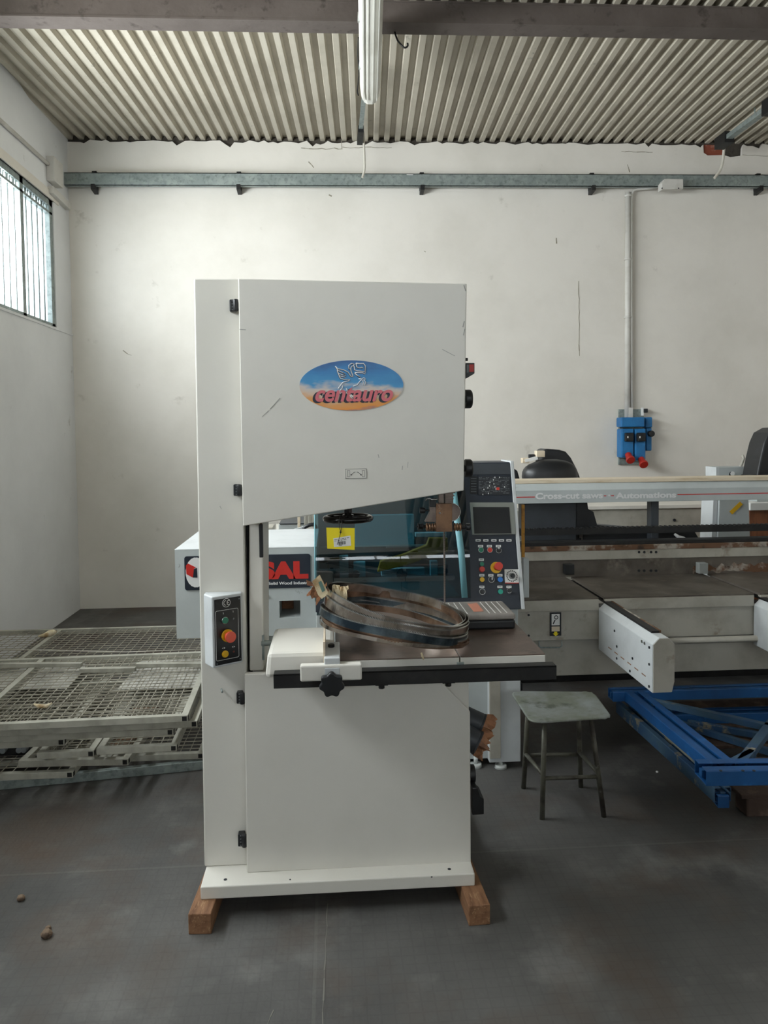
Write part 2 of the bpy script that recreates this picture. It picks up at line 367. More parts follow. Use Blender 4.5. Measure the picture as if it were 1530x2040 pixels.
# window
win = thing('window_1', (XL-.03, 4, wz0), None, None); win['kind'] = 'structure'
b = MB(); xw = XL-.03
b.box(xw-.02, xw+.02, wy0, wy1, wz1-.05, wz1); b.box(xw-.02, xw+.02, wy0, wy1, wz0, wz0+.03)
b.box(xw-.02, xw+.02, wy1-.07, wy1, wz0, wz1); b.box(xw-.02, xw+.02, wy0, wy0+.06, wz0, wz1)
b.box(xw-.02, xw+.02, wy0, wy1, wz1-.12, wz1-.10)
b.build('window_frame', 'galv', win)
MB().box(xw-.04, xw-.037, wy0, wy1, wz0, wz1).build('window_pane', 'pane', win)
y = wy1 - .07; k = 0
while y > wy0+.15:
    y -= .118; k += 1
    if k % 5 == 0: MB().box(xw-.02, xw+.02, y-.045, y+.02, wz0, wz1).build('mullion', 'galv', win)
    else: MB().cyl((xw, y, wz0), (xw, y, wz1), .007, seg=8).build('security_bar', 'galv', win)
k = 0; b = MB(); y = wy1-.12
while y > wy0+.1: b.torus((xw, y, wz1-.075), (1, 0, 0), .03, .006, 14, 6); y -= .118
b.build('scroll_trim', 'galv', win)
for i in range(4):
    xa, xb = xs[2*i+1], xs[2*i+2]
    wn = thing('window_%d' % (i+2), ((xa+xb)/2, YF, 2.35), None, None); wn['kind'] = 'structure'
    b = MB(); b.box(xa, xb, YF-.1, YF-.06, 2.35, 2.41); b.box(xa, xb, YF-.1, YF-.06, 3.64, 3.7); b.box(xa, xa+.05, YF-.1, YF-.06, 2.35, 3.7)
    b.box(xb-.05, xb, YF-.1, YF-.06, 2.35, 3.7); b.box((xa+xb)/2-.02, (xa+xb)/2+.02, YF-.1, YF-.06, 2.35, 3.7)
    b.build('window_frame', 'galv', wn)
    MB().box(xa, xb, YF-.09, YF-.085, 2.35, 3.7).build('window_pane', 'pane', wn)

# cracks in the plaster near the roof (thin recess lines)
def crack(pxs, Y, wd, m, name='wall_crack', par=None):
    b = MB()
    P_ = [PY(a, c, Y-.0015) for a, c in pxs]
    for p, q in zip(P_, P_[1:]):
        if (q-p).length > 1e-4: b.bar(p, q, .002, wd*random.uniform(.5, 1.3), upv=(q-p).cross(Vector((0, 1, 0))))
    return b
def jag(a, c, n, amp):
    P_ = []
    for i in range(n+1):
        t = i/n; P_.append((a[0]+(c[0]-a[0])*t + random.uniform(-amp, amp)*.4, a[1]+(c[1]-a[1])*t + random.uniform(-amp, amp)))
    return P_
ck = [([(680, 280), (681, 296)], .006), (jag((600, 296), (682, 296), 10, 1.5), .007), (jag((682, 294), (780, 294), 12, 1.5), .006), (jag((1238, 302), (1300, 303), 8, 1), .006), (jag((1480, 309), (1530, 311), 6, 1), .006), (jag((1153, 560), (1154, 710), 12, 2), .006), (jag((1108, 474), (1109, 486), 3, 1), .01), (jag((130, 640), (140, 662), 4, 2), .006), (jag((128, 400), (127, 436), 3, .5), .01), ([(245, 698), (254, 705), (262, 708)], .007), ([(845, 500), (848, 502)], .012), ([(655, 388), (661, 391)], .012), (jag((615, 323), (625, 334), 3, 1), .009), (jag((1250, 328), (1254, 342), 3, 1), .008)]
b = MB()
for pxs, wd in ck:
    P_ = [PY(a, c, YB-.0012) for a, c in pxs]
    for p, q in zip(P_, P_[1:]):
        d = (q-p)
        if d.length > 1e-4: b.bar(p, q, wd*random.uniform(.5, 1.2), .002, upv=(0, 1, 0))
o = b.build('trim_5', 'crack'); struct(o)

# ------------------------------------------------------------------ fittings on the back wall and roof
Yr = YB-.11
rail = thing('wall_rail', (1, YB, 4.0), 'long galvanised steel rail running the whole width of the back wall below the roof', 'rail')
zt, zb = PY(765, 346, Yr).z, PY(765, 371, Yr).z
b = MB(Mz); b.box(XL, XR, Yr, Yr+.006, zb, zt); b.box(XL, XR, Yr, Yr+.05, zt-.006, zt); b.box(XL, XR, Yr, Yr+.05, zb, zb+.006)
b.build('channel', 'galv', rail)
for px in (185, 475, 842, 1183, 1517):
    c = PY(px, 372, Yr); X = c.x
    b = MB(Mz); b.box(X-.02, X+.02, Yr+.05, YB, zb-.01, zt+.03)
    b.hexa([(X-.018, Yr-.006, zb-.035), (X+.018, Yr-.006, zb-.035), (X+.018, YB, zb-.05), (X-.018, YB, zb-.05)], [(X-.018, Yr-.006, zb+.012), (X+.018, Yr-.006, zb+.012), (X+.018, YB, zb+.0), (X-.018, YB, zb+.0)])
    b.build('bracket', 'black_metal', rail)
MB().box(PY(810, 346, Yr).x, PY(823, 346, Yr).x, Yr-.004, Yr, zt-.01, zt-.004).build('chalk_mark', 'label_white', rail)

# fluorescent light along the depth
p0, p1 = PY(735, 8, 4.40), None
zl = 4.12; e = PZ(737, 196, zl); n_ = PZ(736, -8, zl)
lx = e.x
Mk = Matrix.Identity(4); Mk[0][1] = KS; Mk[0][3] = -KS*e.y
lamp = thing('fluorescent_light', (lx, (e.y+4.2)/2, zl), 'long fluorescent light with ribbed translucent cover hanging under the roof', 'ceiling light')
hw = .072
def lamp_prof(k): return [(lx-hw*k, zl+.03), (lx-hw*k, zl+.0), (lx-hw*.8*k, zl-.035), (lx-hw*.3*k, zl-.05), (lx+hw*.3*k, zl-.05), (lx+hw*.8*k, zl-.035), (lx+hw*k, zl), (lx+hw*k, zl+.03)]
y0l = e.y
rows = [(y0l, .72), (y0l-.04, .9), (y0l-.2, 1.0), (3.9, 1.0)]
b = MB(Mk); rings = [[b.v((px_, y, pz_ if k == 1 else zl+(pz_-zl)*.9)) for px_, pz_ in lamp_prof(k)] for y, k in rows]
for a, c in zip(rings, rings[1:]):
    for i in range(len(a)-1): b.f([a[i], a[i+1], c[i+1], c[i]], 0, False)
b.f(rings[0]); b.f(rings[-1][::-1]); b.build('diffuser', 'lamp_cover', lamp, bevel=.004)
b = MB(Mk); b.box(lx-hw*.9, lx+hw*.9, 3.9, y0l-.05, zl+.03, zl+.07); b.build('housing', 'rubber_grey', lamp, bevel=.006)
b = MB(Mk)
for dx in (-.045, -.015, .018, .048): b.box(lx+dx-.003, lx+dx+.003, 3.95, y0l-.08, zl-.053, zl-.044)
b.build('cover_rib', 'lamp_cover', lamp)
for y in (y0l-.5, y0l-1.1):
    MB(Mk).box(lx-hw-.006, lx-hw+.004, y-.01, y+.01, zl-.02, zl+.035).build('clip', 'chrome', lamp)
for y in (y0l-.3, 4.1):
    MB(Mk).cyl((lx, y, zl+.07), (lx, y, roofz(y)), .006).build('hanger', 'galv', lamp)
# cable tray the light hangs from, and cable end
tx = PY(726, 240, 6.2).x
tray = thing('cable_channel', (tx, 6.5, 4.2), 'narrow grey steel channel under the roof behind the fluorescent light', 'channel')
za = 4.30
MB().box(tx-.018, tx+.018, e.y+.02, 6.85, za, za+.02).build('channel', 'galv', tray)
MB().box(tx-.025, tx+.025, 6.85, 7.15, za-.03, za+.03).build('end_bracket', 'black_metal', tray)
for y in (6.0, 6.7): MB().cyl((tx, y, za+.02), (tx, y, roofz(y)), .005).build('hanger', 'galv', tray)
def cable(pxs, Y, r, m, name, label, sm=6):
    P_ = [PY(a, c, yy) for a, c, yy in pxs]
    Q = []
    for i in range(len(P_)-1):
        a0 = P_[max(i-1, 0)]; a1 = P_[i]; a2 = P_[i+1]; a3 = P_[min(i+2, len(P_)-1)]
        for k in range(sm):
            t = k/sm
            Q.append(.5*((2*a1)+(-a0+a2)*t+(2*a0-5*a1+4*a2-a3)*t*t+(-a0+3*a1-3*a2+a3)*t**3))
    Q.append(P_[-1])
    o = MB().tube(Q, r, 7).build(name, m, None, loc=Q[0]); return tag(o, label, 'cable')
cable([(724, 262, 7.1), (725, 290, 7.12), (726, 318, 7.15), (726, 338, 7.2), (722, 354, 7.2)], 7, .011, 'cable_white', 'cable_end', 'white cable end hanging from the channel behind the fluorescent light')
cable([(1445, 279, 7.1), (1442, 300, 7.12), (1440, 320, 7.15), (1435, 338, 7.2), (1423, 355, 7.2)], 7, .013, 'cable_white', 'cable_end', 'white cable end hanging below the brick hole at the right')
cable([(786, 62, 5.115), (791, 78, 5.0), (798, 88, 5.0), (806, 95, 5.0), (812, 92, 5.0), (812, 86, 5.0)], 5, .006, 'black_metal', 'wire_hook', 'short dark bent wire hanging from the rusty roof beam')
cable([(714, 75, 5.3), (713, 105, 5.5), (714, 130, 5.6), (715, 150, 5.8), (712, 180, 6.0), (714, 190, 6.0)], 5, .005, 'black_metal', 'thin_wire', 'thin dark wire running beside the fluorescent light')
# strut at the right
pa = PZ(1450, 277, 4.30); pb = PZ(1560, 196, 4.30)
st = thing('cable_channel', pa, 'dark grey steel channel under the roof at the upper right corner', 'channel')
MB().box(pa.x-.03, pa.x+.03, 5.2, pa.y, 4.29, 4.33).build('channel', 'galv', st)
MB().box(pa.x-.045, pa.x+.045, pa.y-.03, pa.y+.16, 4.26, 4.36).build('end_bracket', 'black_metal', st)
MB().box(pa.x-.045, pa.x+.045, PZ(1524, 215, 4.3).y-.05, PZ(1524, 215, 4.3).y+.05, 4.25, 4.37).build('clamp', 'black_metal', st)
for y in (5.6, 6.5): MB().cyl((pa.x, y, 4.33), (pa.x, y, roofz(y)), .005).build('hanger', 'galv', st)
# conduit along the left wall and its box
lc = thing('conduit', (XL, 6, 3.9), 'grey conduit running above the barred window on the left wall', 'conduit')
q0 = PX(0, 258, XL); q1 = PX(93, 328, XL)
MB().cyl((XL+.018, 1.0, q0.z), (XL+.018, q1.y, q1.z), .016, seg=10).build('pipe', 'pipe_white', lc)
MB().box(XL, XL+.07, q1.y-.02, q1.y+.2, q1.z-.14, q1.z+.07).build('junction_box', 'pipe_white', lc, bevel=.006)
MB().hexa([(XL, q1.y, q1.z-.24), (XL+.05, q1.y, q1.z-.24), (XL+.05, YB-.1, q1.z-.26), (XL, YB-.1, q1.z-.26)], [(XL, q1.y, q1.z-.18), (XL+.05, q1.y, q1.z-.18), (XL+.05, YB-.1, q1.z-.2), (XL, YB-.1, q1.z-.2)]).build('trunking', 'pipe_white', lc)
# painted down pipe, conduit, junction box
X0 = PY(1248, 600, YB).x
dp = thing('down_pipe', (X0, YB, 2), 'pale painted down pipe with clamps on the back wall left of the thin conduit', 'pipe')
MB().cyl((X0, YB-.035, PY(1250, 832, YB).z), (X0, YB-.035, zb-.01), .028, seg=18).build('pipe', 'pipe_white', dp)
for py in (392, 518, 633): z = PY(1250, py, YB).z; MB().cyl((X0, YB-.035, z-.01), (X0, YB-.035, z+.01), .034, seg=18).build('clamp', 'pipe_white', dp)
cd = thing('conduit', (X0+.05, YB, 3), 'thin white conduit dropping from a junction box down to the blue sockets', 'conduit')
P_ = [PY(1259, 812, YB-.04), PY(1257.5, 600, YB-.04), PY(1257.5, 400, YB-.04), PY(1258, 388, YB-.04), PY(1262, 380, YB-.04), PY(1270, 377, YB-.04), PY(1285, 376, YB-.05), PY(1314, 374, YB-.06)]
MB().tube(P_, .013, 10).build('pipe', 'pipe_white', cd)
a, c = PY(1312, 382, Yr-.02), PY(1355, 361, Yr-.02)
b = MB(); b.prism([(a.x, a.z), (c.x, a.z+.01), (c.x, c.z), (a.x+.03, c.z), (a.x, c.z-.04)], Yr-.09, Yr-.001)
jb = b.build('junction_box', 'pipe_white', cd, bevel=.006)
for px in (1319, 1352): q = PY(px, 375, Yr-.091); MB().cyl((q.x, Yr-.094, q.z), (q.x, Yr-.088, q.z), .006, seg=8).build('screw', 'ink', jb)
# socket station
Ys = YB-.02
def bxp(b, x0, y0, x1, y1, Ya, Yb, mat=0):
    a, c = PY(x0, y1, Ya), PY(x1, y0, Ya); return b.box(a.x, c.x, Ya, Yb, a.z, c.z, mat)
sk = thing('power_socket_station', PY(1262, 925, Ys), 'blue industrial power socket station with red caps on the back wall', 'power socket')
bxp(MB(), 1233, 815, 1283, 926, YB-.03, YB).build('backing_plate', 'galv', sk, bevel=.003)
bxp(MB(), 1238, 831, 1285, 851, YB-.17, YB-.03).build('top_box', 'blue_plastic', sk, bevel=.012)
for x0, x1 in ((1238, 1263), (1265, 1287)):
    u = bxp(MB(), x0, 854, x1, 912 if x0 < 1250 else 918, YB-.16, YB-.03).build('socket_box', 'blue_plastic', sk, bevel=.012)
    q0x = x0+8 if x0 < 1250 else x0+5
    bxp(MB(), q0x, 862, q0x+17, 880, YB-.2, YB-.161).build('rotary_switch', 'black_plastic', u, bevel=.01)
    bxp(MB(), q0x+4, 869, q0x+6, 873, YB-.203, YB-.2).build('switch_mark', 'label_white', u)
for px, py in ((1251, 911), (1277, 920)):
    q = PY(px, py, YB-.17)
    rc = MB().cyl(q+Vector((0, 0, .03)), q+Vector((0, -.06, -.02)), .03, .034, 18).cyl(q+Vector((0, -.055, -.015)), q+Vector((0, -.075, -.028)), .043, .041, 22).build('socket_cap', 'red_cap', sk, bevel=.004)
sb = bxp(MB(), 1287, 831, 1300, 852, YB-.12, YB-.03).build('side_box', 'blue_plastic', sk, bevel=.01)
sb = bxp(MB(), 1288, 852, 1299, 898, YB-.1, YB-.03).build('side_socket', 'blue_plastic', sk, bevel=.01)
q = PY(1295, 864, YB-.1); MB().cyl(q, q+Vector((0, -.05, 0)), .03, seg=16).build('rotary_switch', 'black_plastic', sb, bevel=.006)
bxp(MB(), 1283, 814, 1291, 822, YB-.08, YB-.03).build('cable_gland', 'ink', sk, bevel=.004)
bxp(MB(), 1280, 812, 1283, 828, YB-.07, YB-.03).build('bracket', 'label_white', sk)
bxp(MB(), 1253, 812, 1261, 832, YB-.07, YB-.03).build('conduit_gland', 'pipe_white', sk)

exec_later = []
# ------------------------------------------------------------------ timber blocks under the saw
def block(x0, x1, yf, yb, lab, rz=0):
    t = MB().box(x0, x1, yf, yb, 0, .07).build('timber_block', 'timber', None, bevel=.003, loc=((x0+x1)/2, yf, 0))
    t.rotation_euler.z = rz
    return tag(t, lab, 'wooden block', 'timber blocks under the band saw')
block(-.497, -.421, 2.52, 3.32, 'rough timber block under the left end of the band saw base', -.06)
block(.438, .512, 2.488, 3.32, 'rough timber block under the right end of the band saw base', .05)

# ------------------------------------------------------------------ band saw
bs = thing('band_saw', (0, 2.9, .07), 'tall white band saw with a winged horse badge standing on two timber blocks', 'band saw')
def tapprism(pxs, Y, Yback, name, m, par, bevel=.003, mb=None):
    P_ = [PY(a, c, Y) for a, c in pxs]
    b = mb or MB(); b.prism([(p.x, p.z) for p in P_], Y, Yback)
    return b.build(name, m, par, bevel=bevel)
b = MB(); b.prism([(-.468, .07), (.480, .07), (.480, .115), (-.468, .115)], 2.597, 3.26)
base = b.build('base', 'saw_white', bs, bevel=.004)
for px, py in ((449, 1752), (895, 1731), (578, 1752), (860, 1747)):
    q = PZ(px, py, .116); MB().cyl((q.x, q.y, .1152), (q.x, q.y, .1165), .006 if px in (449, 895) else .003, seg=12).build('bolt_hole', 'ink', base)
YC, YD = 2.72, 2.67
# column
P_ = [PY(405, 1735, YC), PY(386, 555, YC)]
cx0, cx1 = PY(390, 1200, YC).x, PY(490.5, 1200, YC).x
colm = MB().prism([(-.474, .115), (cx1-.005, .115), (cx1, 2.1), (cx1, 2.198), (-.467, 2.198)], YC, 3.0).build('column', 'saw_white', bs, bevel=.005)
MB().box(cx1, cx1+.012, YC+.05, 2.95, .115, 2.17).build('column_recess', 'dark_gap', bs)
nx = PY(525, 1200, YC+.02).x
nk = MB()
a = PY(498, 1050, YC+.015); c = PY(525, 1336, YC+.015)
nk.prism([(PY(497, 1336, YC+.015).x, c.z), (PY(525, 1336, YC+.015).x, c.z), (PY(525, 1040, YC+.015).x, 1.46), (PY(497, 1040, YC+.015).x, 1.46)], YC+.015, 2.98)
nk.build('neck', 'saw_white', bs, bevel=.005)
# upper wheel housing and its door
hz = [(-.30, PY(700, 990, YD).z+.02), (.462, PY(924, 978, YD).z+.01), (.470, 2.170), (-.30, 2.185)]
a = PY(484, 1046, YD); c = PY(924, 976, YD)
MB().prism([(cx1+.004, a.z+.012), (c.x-.004, c.z+.012), (.470, 2.168), (cx1+.004, 2.186)], YD+.032, 3.0).build('upper_wheel_housing', 'saw_white', bs, bevel=.004)
ud = MB()
P_ = [PY(x_, y_, YD) for x_, y_ in ((484, 1048), (924, 977.5), (930, 565), (474.5, 555))]
Q = [(p.x, p.z) for p in P_]
ud.prism(Q, YD, YD+.028); ud = ud.build('upper_door', 'white_paint', bs, bevel=.003)
# lower housing and its door (upper right corner cut away)
MB().box(cx1+.004, PY(936, 1400, YD+.03).x-.003, YD+.032, 3.0, .116, .80).build('lower_wheel_housing', 'saw_white', bs, bevel=.004)
P_ = [PY(x_, y_, YD) for x_, y_ in ((492, 1738.5), (938, 1719.5), (936.5, 1418), (880, 1360), (862, 1341), (487, 1343))]
ld = MB().prism([(p.x, p.z) for p in P_], YD, YD+.028).build('lower_door', 'white_paint', bs, bevel=.003)
# hinges
def hinge(px0, py0, px1, py1):
    a, c = PY(px0, py1, YC-.03), PY(px1, py0, YC-.03)
    b = MB(); b.box(a.x, c.x-.006, YC-.028, YC, a.z, c.z); b.cyl((c.x-.006, YC-.03, a.z), (c.x-.006, YC-.03, c.z), .009, seg=14)
    h = b.build('hinge', 'black_plastic', bs, bevel=.003)
    b = MB(); n = 4
    for i in range(n):
        z = a.z + (i+.5)*(c.z-a.z)/n; b.cyl((a.x+.010, YC-.0295, z), (a.x+.010, YC-.0275, z), .0022, seg=8); b.box(a.x+.014, c.x-.009, YC-.0295, YC-.028, z-.0012, z+.0012)
    b.build('screw', 'dim_grey', h)
hinge(457, 596, 473, 620); hinge(465, 965, 480, 988); hinge(471, 1380, 486, 1403); hinge(474, 1662, 490, 1688)
# badge: oval printed sky with winged horse outline
c = PY(700.5, 768, YD-.0005); rx = (PY(804, 768, YD).x-PY(597, 768, YD).x)/2; rz_ = (PY(700, 718, YD).z-PY(700, 818, YD).z)/2
me = bpy.data.meshes.new('oval_badge'); bm = bmesh.new()
A = [bm.verts.new((rx*math.cos(2*PI*i/72), -.0012, rz_*math.sin(2*PI*i/72))) for i in range(72)]
B = [bm.verts.new((rx*math.cos(2*PI*i/72), .0005, rz_*math.sin(2*PI*i/72))) for i in range(72)]
bm.faces.new(A); bm.faces.new(B[::-1])
for i in range(72): bm.faces.new([A[i], B[i], B[(i+1) % 72], A[(i+1) % 72]])
bmesh.ops.recalc_face_normals(bm, faces=bm.faces[:]); bm.to_mesh(me); bm.free(); me.materials.append(MT['badge'])
bd = bpy.data.objects.new('oval_badge', me); COL.objects.link(bd); bd.parent = bs; bd.location = c - bs.location
bd['label'] = 'oval badge printed with sky, a winged horse and a name'
kx, kz = 2*rx/1325.0, 2*rz_/640.0     # badge picture units (zoomed photo) to metres
def bp(x, y): return Vector((c.x + (x-770)*kx, c.y-.0016, c.z - (y-435)*kz))
tw = 1010*kx
tp = bp(785, 545)
text_obj('name_shadow', 'centauro', .077, facing(tp + Vector((-.009, .0002, -.0045))), 'shadow_print', bd, off=.0022, shear=.28, sx=.965)
text_obj('name_lettering', 'centauro', .077, facing(tp+Vector((0, -.0006, 0))), 'pink_text', bd, off=.0020, shear=.28, sx=.965)
horse = [
 [(565, 190), (600, 222), (670, 235), (725, 262), (765, 320), (790, 322), (780, 290), (765, 250), (762, 215), (775, 190), (800, 185), (805, 160)],
 [(575, 195), (595, 240), (640, 262), (690, 290)], [(590, 240), (600, 275), (650, 300), (700, 310)], [(600, 275), (615, 310), (660, 325), (690, 330)], [(612, 310), (630, 345), (680, 360), (745, 358)],
 [(805, 160), (770, 155), (738, 180), (735, 215), (760, 235)], [(828, 152), (838, 200), (868, 212), (905, 205), (920, 215)], [(828, 152), (880, 158), (925, 155), (948, 185), (945, 255)],
 [(805, 190), (808, 235), (850, 250), (920, 258), (948, 262), (940, 292), (915, 275), (860, 272), (812, 270)], [(812, 280), (850, 310), (888, 335)],
 [(750, 360), (730, 378), (660, 395), (635, 425), (605, 465), (600, 480)], [(655, 435), (650, 470), (620, 500), (625, 540), (645, 520)], [(860, 350), (900, 352), (930, 335), (945, 350), (935, 375), (950, 390), (940, 430), (915, 432), (925, 395), (910, 378), (925, 360)],
 [(905, 358), (880, 378), (862, 400), (840, 430), (790, 445)], [(700, 470), (715, 500), (700, 530), (720, 545)], [(745, 560), (770, 590), (790, 612)], [(760, 550), (785, 580), (795, 600)]]
b = MB()
for pl in horse: b.tube([bp(*p) for p in pl], .0016, 6)
b.build('horse_emblem', 'logo_white', bd)
b = MB()
for pl in horse[:10]: b.tube([bp(*p)+Vector((-.0018, .0004, -.0018)) for p in pl], .0010, 5)
b.build('emblem_shadow', 'shadow_print', bd)
# small adjustment pictogram
a, e2 = PY(688, 953.5, YD-.001), PY(730, 933.5, YD-.001)
pl = MB().box(a.x, e2.x, YD-.0012, YD, a.z, e2.z).build('pictogram_plate', 'white_paint', ud)
b = MB(); t_ = .0009; y_ = YD-.0016
for x0, x1, z0_, z1_ in ((a.x, e2.x, a.z, a.z+t_), (a.x, e2.x, e2.z-t_, e2.z), (a.x, a.x+t_, a.z, e2.z), (e2.x-t_, e2.x, a.z, e2.z)): b.box(x0, x1, y_, YD-.0012, z0_, z1_)
for px in (694.5, 724):
    q = PY(px, 943.5, YD); w2, h2 = .0045, .011
    for x0, x1, z0_, z1_ in ((-w2, w2, -h2, -h2+.0008), (-w2, w2, h2-.0008, h2), (-w2, -w2+.0008, -h2, h2), (w2-.0008, w2, -h2, h2)): b.box(q.x+x0, q.x+x1, y_, YD-.0012, q.z+z0_, q.z+z1_)
for s_ in (-1, 1):
    pts_ = [PY(709.5+s_*d, h, YD-.0014) for d, h in ((1.5, 940.5), (4, 941), (7, 943), (9.5, 946.5))]
    b.tube(pts_, .0008, 5); q = pts_[-1]
    b.prism([(q.x-.003, q.z+.003), (q.x+.003, q.z+.003), (q.x+s_*.001, q.z-.003)], y_, YD-.0012)
b.build('pictogram_print', 'ink', pl)
# scuffs on the upper door
b = MB()
for (x0, y0), (x1, y1), wd in (((881, 696), (906, 709), .0016), ((558, 793), (538, 815), .002), ((535, 818), (522, 830), .0013), ((924, 568), (928, 580), .003), ((925, 640), (922, 652), .003), ((926, 655), (923, 668), .002), ((753, 905), (755, 912), .002), ((802, 928), (801, 936), .002), ((813, 920), (812, 932), .0012), ((477, 656), (490, 657), .0015), ((438, 1008), (441, 1014), .0016)):
    Yq = YD-.0006 if x0 > 470 else YC-.0006
    p, q = PY(x0, y0, Yq), PY(x1, y1, Yq)
    b.bar(p, q, wd, .0008, upv=(0, 1, 0))
b.build('scuff_mark', 'scuff', ud)
# control box on the column, turned towards the operator
A_ = PY(422, 1200, 2.63); az = math.radians(33)
dB = Vector((math.cos(az), math.sin(az), 0)); dC = Vector((-math.sin(az), math.cos(az), 0))
wb, db = .110, .066
z0c, z1c = PY(424, 1332, 2.63).z, PY(421, 1190, 2.63).z
A2 = Vector((A_.x, 2.63, 0)); B2 = A2+dB*wb; C2 = A2+dC*db
cb = MB().prism([(A2.x, A2.y), (B2.x, B2.y), (B2.x+.0, YC), (C2.x, YC), (C2.x, C2.y)], z0c, z1c, 'z').build('control_box', 'machine_white', bs, bevel=.004)
# face local frame: u along dB, z up, outward normal
nrm = Vector((math.sin(az), -math.cos(az), 0))
def FM(u, z, o=0): return A2 + dB*u + nrm*o + Vector((0, 0, z))
Mf = Matrix(((dB.x, -nrm.x, 0, A2.x), (dB.y, -nrm.y, 0, A2.y), (0, 0, 1, 0), (0, 0, 0, 1)))   # local x=u, y=inward, z
hh = z1c-z0c
fp = MB(Mf).box(.008, wb-.004, -.003, .0, z0c+.008, z1c-.010).build('control_panel', 'black_face', cb, bevel=.001)
def pan(px, py):    # position on the control face from the detail crop
    return PP(395+px/12.0, 1170+py/12.0, A2+nrm*.003, nrm)
def on_face(q): d = q-A2; return d.dot(dB), q.z
def disc(u, z, r, d0, d1, m, nm, par, r1=None, seg=22): return MB().cyl(FM(u, z, d0), FM(u, z, d1), r, r if r1 is None else r1, seg).build(nm, m, par, bevel=.0012)
u, z = on_face(pan(670, 370)); MB().torus(FM(u, z, .0034), nrm, .0145, .0009, 30, 6).build('mark_ring', 'label_white', cb)
Mt = Matrix.Translation(FM(u, z, .0034)) @ Matrix.Rotation(az, 4, 'Z') @ Matrix.Rotation(PI/2, 4, 'X')
b = MB()
for du, full in ((-.0025, 0), (.0095, 1)):
    b.tube([FM(u+du+.006*math.cos(t)-.001, z+.0078*math.sin(t), .0036) for t in [math.radians(70+220*i/10) for i in range(11)]], .0011, 6)
    if full: b.tube([FM(u+du-.007, z, .0036), FM(u+du-.0005, z, .0036)], .0011, 6)
b.build('mark_lettering', 'label_white', cb)
# frame line
rr = [pan(410, 560), pan(950, 510), pan(962, 1680), pan(425, 1750)]
us = [on_face(q) for q in rr]; u0, u1 = us[0][0], us[1][0]; zt_, zb_ = (us[0][1]+us[1][1])/2, (us[2][1]+us[3][1])/2
loop = [FM(x_, y_, .0034) for x_, y_ in rrect(u0, u1, zb_, zt_, .005, 4)]; loop.append(loop[0])
MB().tube(loop, .0007, 5).build('frame_line', 'label_white', cb)
u, z = on_face(pan(625, 785)); disc(u, z, .0125, .003, .010, 'chrome', 'button_ring', cb); g = disc(u, z, .0110, .010, .013, 'green_btn', 'start_button', cb)
g['label'] = 'green start button'
u, z = on_face(pan(690, 1150)); disc(u, z, .022, .003, .010, 'yellow_btn', 'stop_collar', cb); disc(u, z, .013, .010, .022, 'orange_red', 'stop_stem', cb); g = disc(u, z, .0185, .022, .034, 'orange_red', 'emergency_stop', cb, .0195)
g['label'] = 'orange red mushroom stop button'
u, z = on_face(pan(635, 1590)); disc(u, z, .0120, .003, .009, 'yellow_btn', 'button_ring', cb); disc(u, z, .0105, .009, .012, 'yellow_btn', 'yellow_button', cb)
u, z = on_face(pan(845, 1535)); disc(u, z, .0035, .003, .006, 'dim_red', 'pilot_lamp', cb)
u, z = on_face(pan(835, 745)); disc(u, z, .0035, .003, .006, 'dim_grey', 'pilot_lamp', cb)
b = MB(Mf)
for px, py in ((598, 625), (833, 580)):
    u, z = on_face(pan(px, py)); b.box(u-.0006, u+.0006, -.0036, -.003, z-.003, z+.003); b.box(u-.0016, u, -.0036, -.003, z+.0015, z+.0028)
for px, py in ((605, 1455), (840, 1420)):
    u, z = on_face(pan(px, py))
    b.prism([(u-.006, z), (u-.0015, z+.003), (u-.0015, z-.003)], -.0036, -.003); b.prism([(u+.006, z), (u+.0015, z+.003), (u+.0015, z-.003)], -.0036, -.003)
b.build('panel_symbol', 'label_white', cb)
b = MB()
for u, z in ((.013, z0c+.014), (wb-.010, z0c+.016), (wb-.010, z1c-.018)): b.cyl(FM(u, z, .003), FM(u, z, .0042), .0022, seg=10)
b.build('screw', 'dim_grey', cb)
q = PY(441, 1373, YC-.004); MB().cyl(q, q+Vector((.006, -.02, -.004)), .0035, seg=8).build('pin', 'galv', bs)
# things on the right edge of the housing
rxe = PY(929, 740, YD+.03).x-.002
b = MB(); P_ = [PY(x_, y_, 2.75) for x_, y_ in ((928, 723), (945.5, 723), (945.5, 744), (930, 753.5), (928, 753))]
b.prism([(p.x, p.z) for p in P_], 2.75, 2.80); wn = b.build('tension_gauge', 'black_plastic', bs, bevel=.002)
bxp(MB(), 935, 726, 944, 741, 2.745, 2.75).build('gauge_window', 'sign_red', wn); bxp(MB(), 930, 727, 934.5, 742, 2.746, 2.75).build('gauge_scale', 'dim_grey', wn)
q = PY(930, 716, 2.76); MB().cyl(q+Vector((-.006, 0, 0)), q+Vector((.003, 0, 0)), .006, seg=10).build('knob', 'black_plastic', bs)
for py, r, x1, lab in ((795, .035, 940, None), (933, .034, 941, None)):
    q = PY(925, py, 2.84); q1 = PY(x1, py, 2.84)
    b = MB(); b.tube([Vector((q.x-.02, 2.84, q.z)), Vector((q.x+.004, 2.84, q.z))], .012, 14)
    b.tube([Vector((q.x+.001, 2.84, q.z)), Vector((q.x+.002, 2.84, q.z)), Vector((q1.x-.006, 2.84, q.z)), Vector((q1.x, 2.84, q.z))], [r*.8, r, r, r*.82], 26)
    b.build('tension_knob', 'black_plastic', bs, bevel=.002)
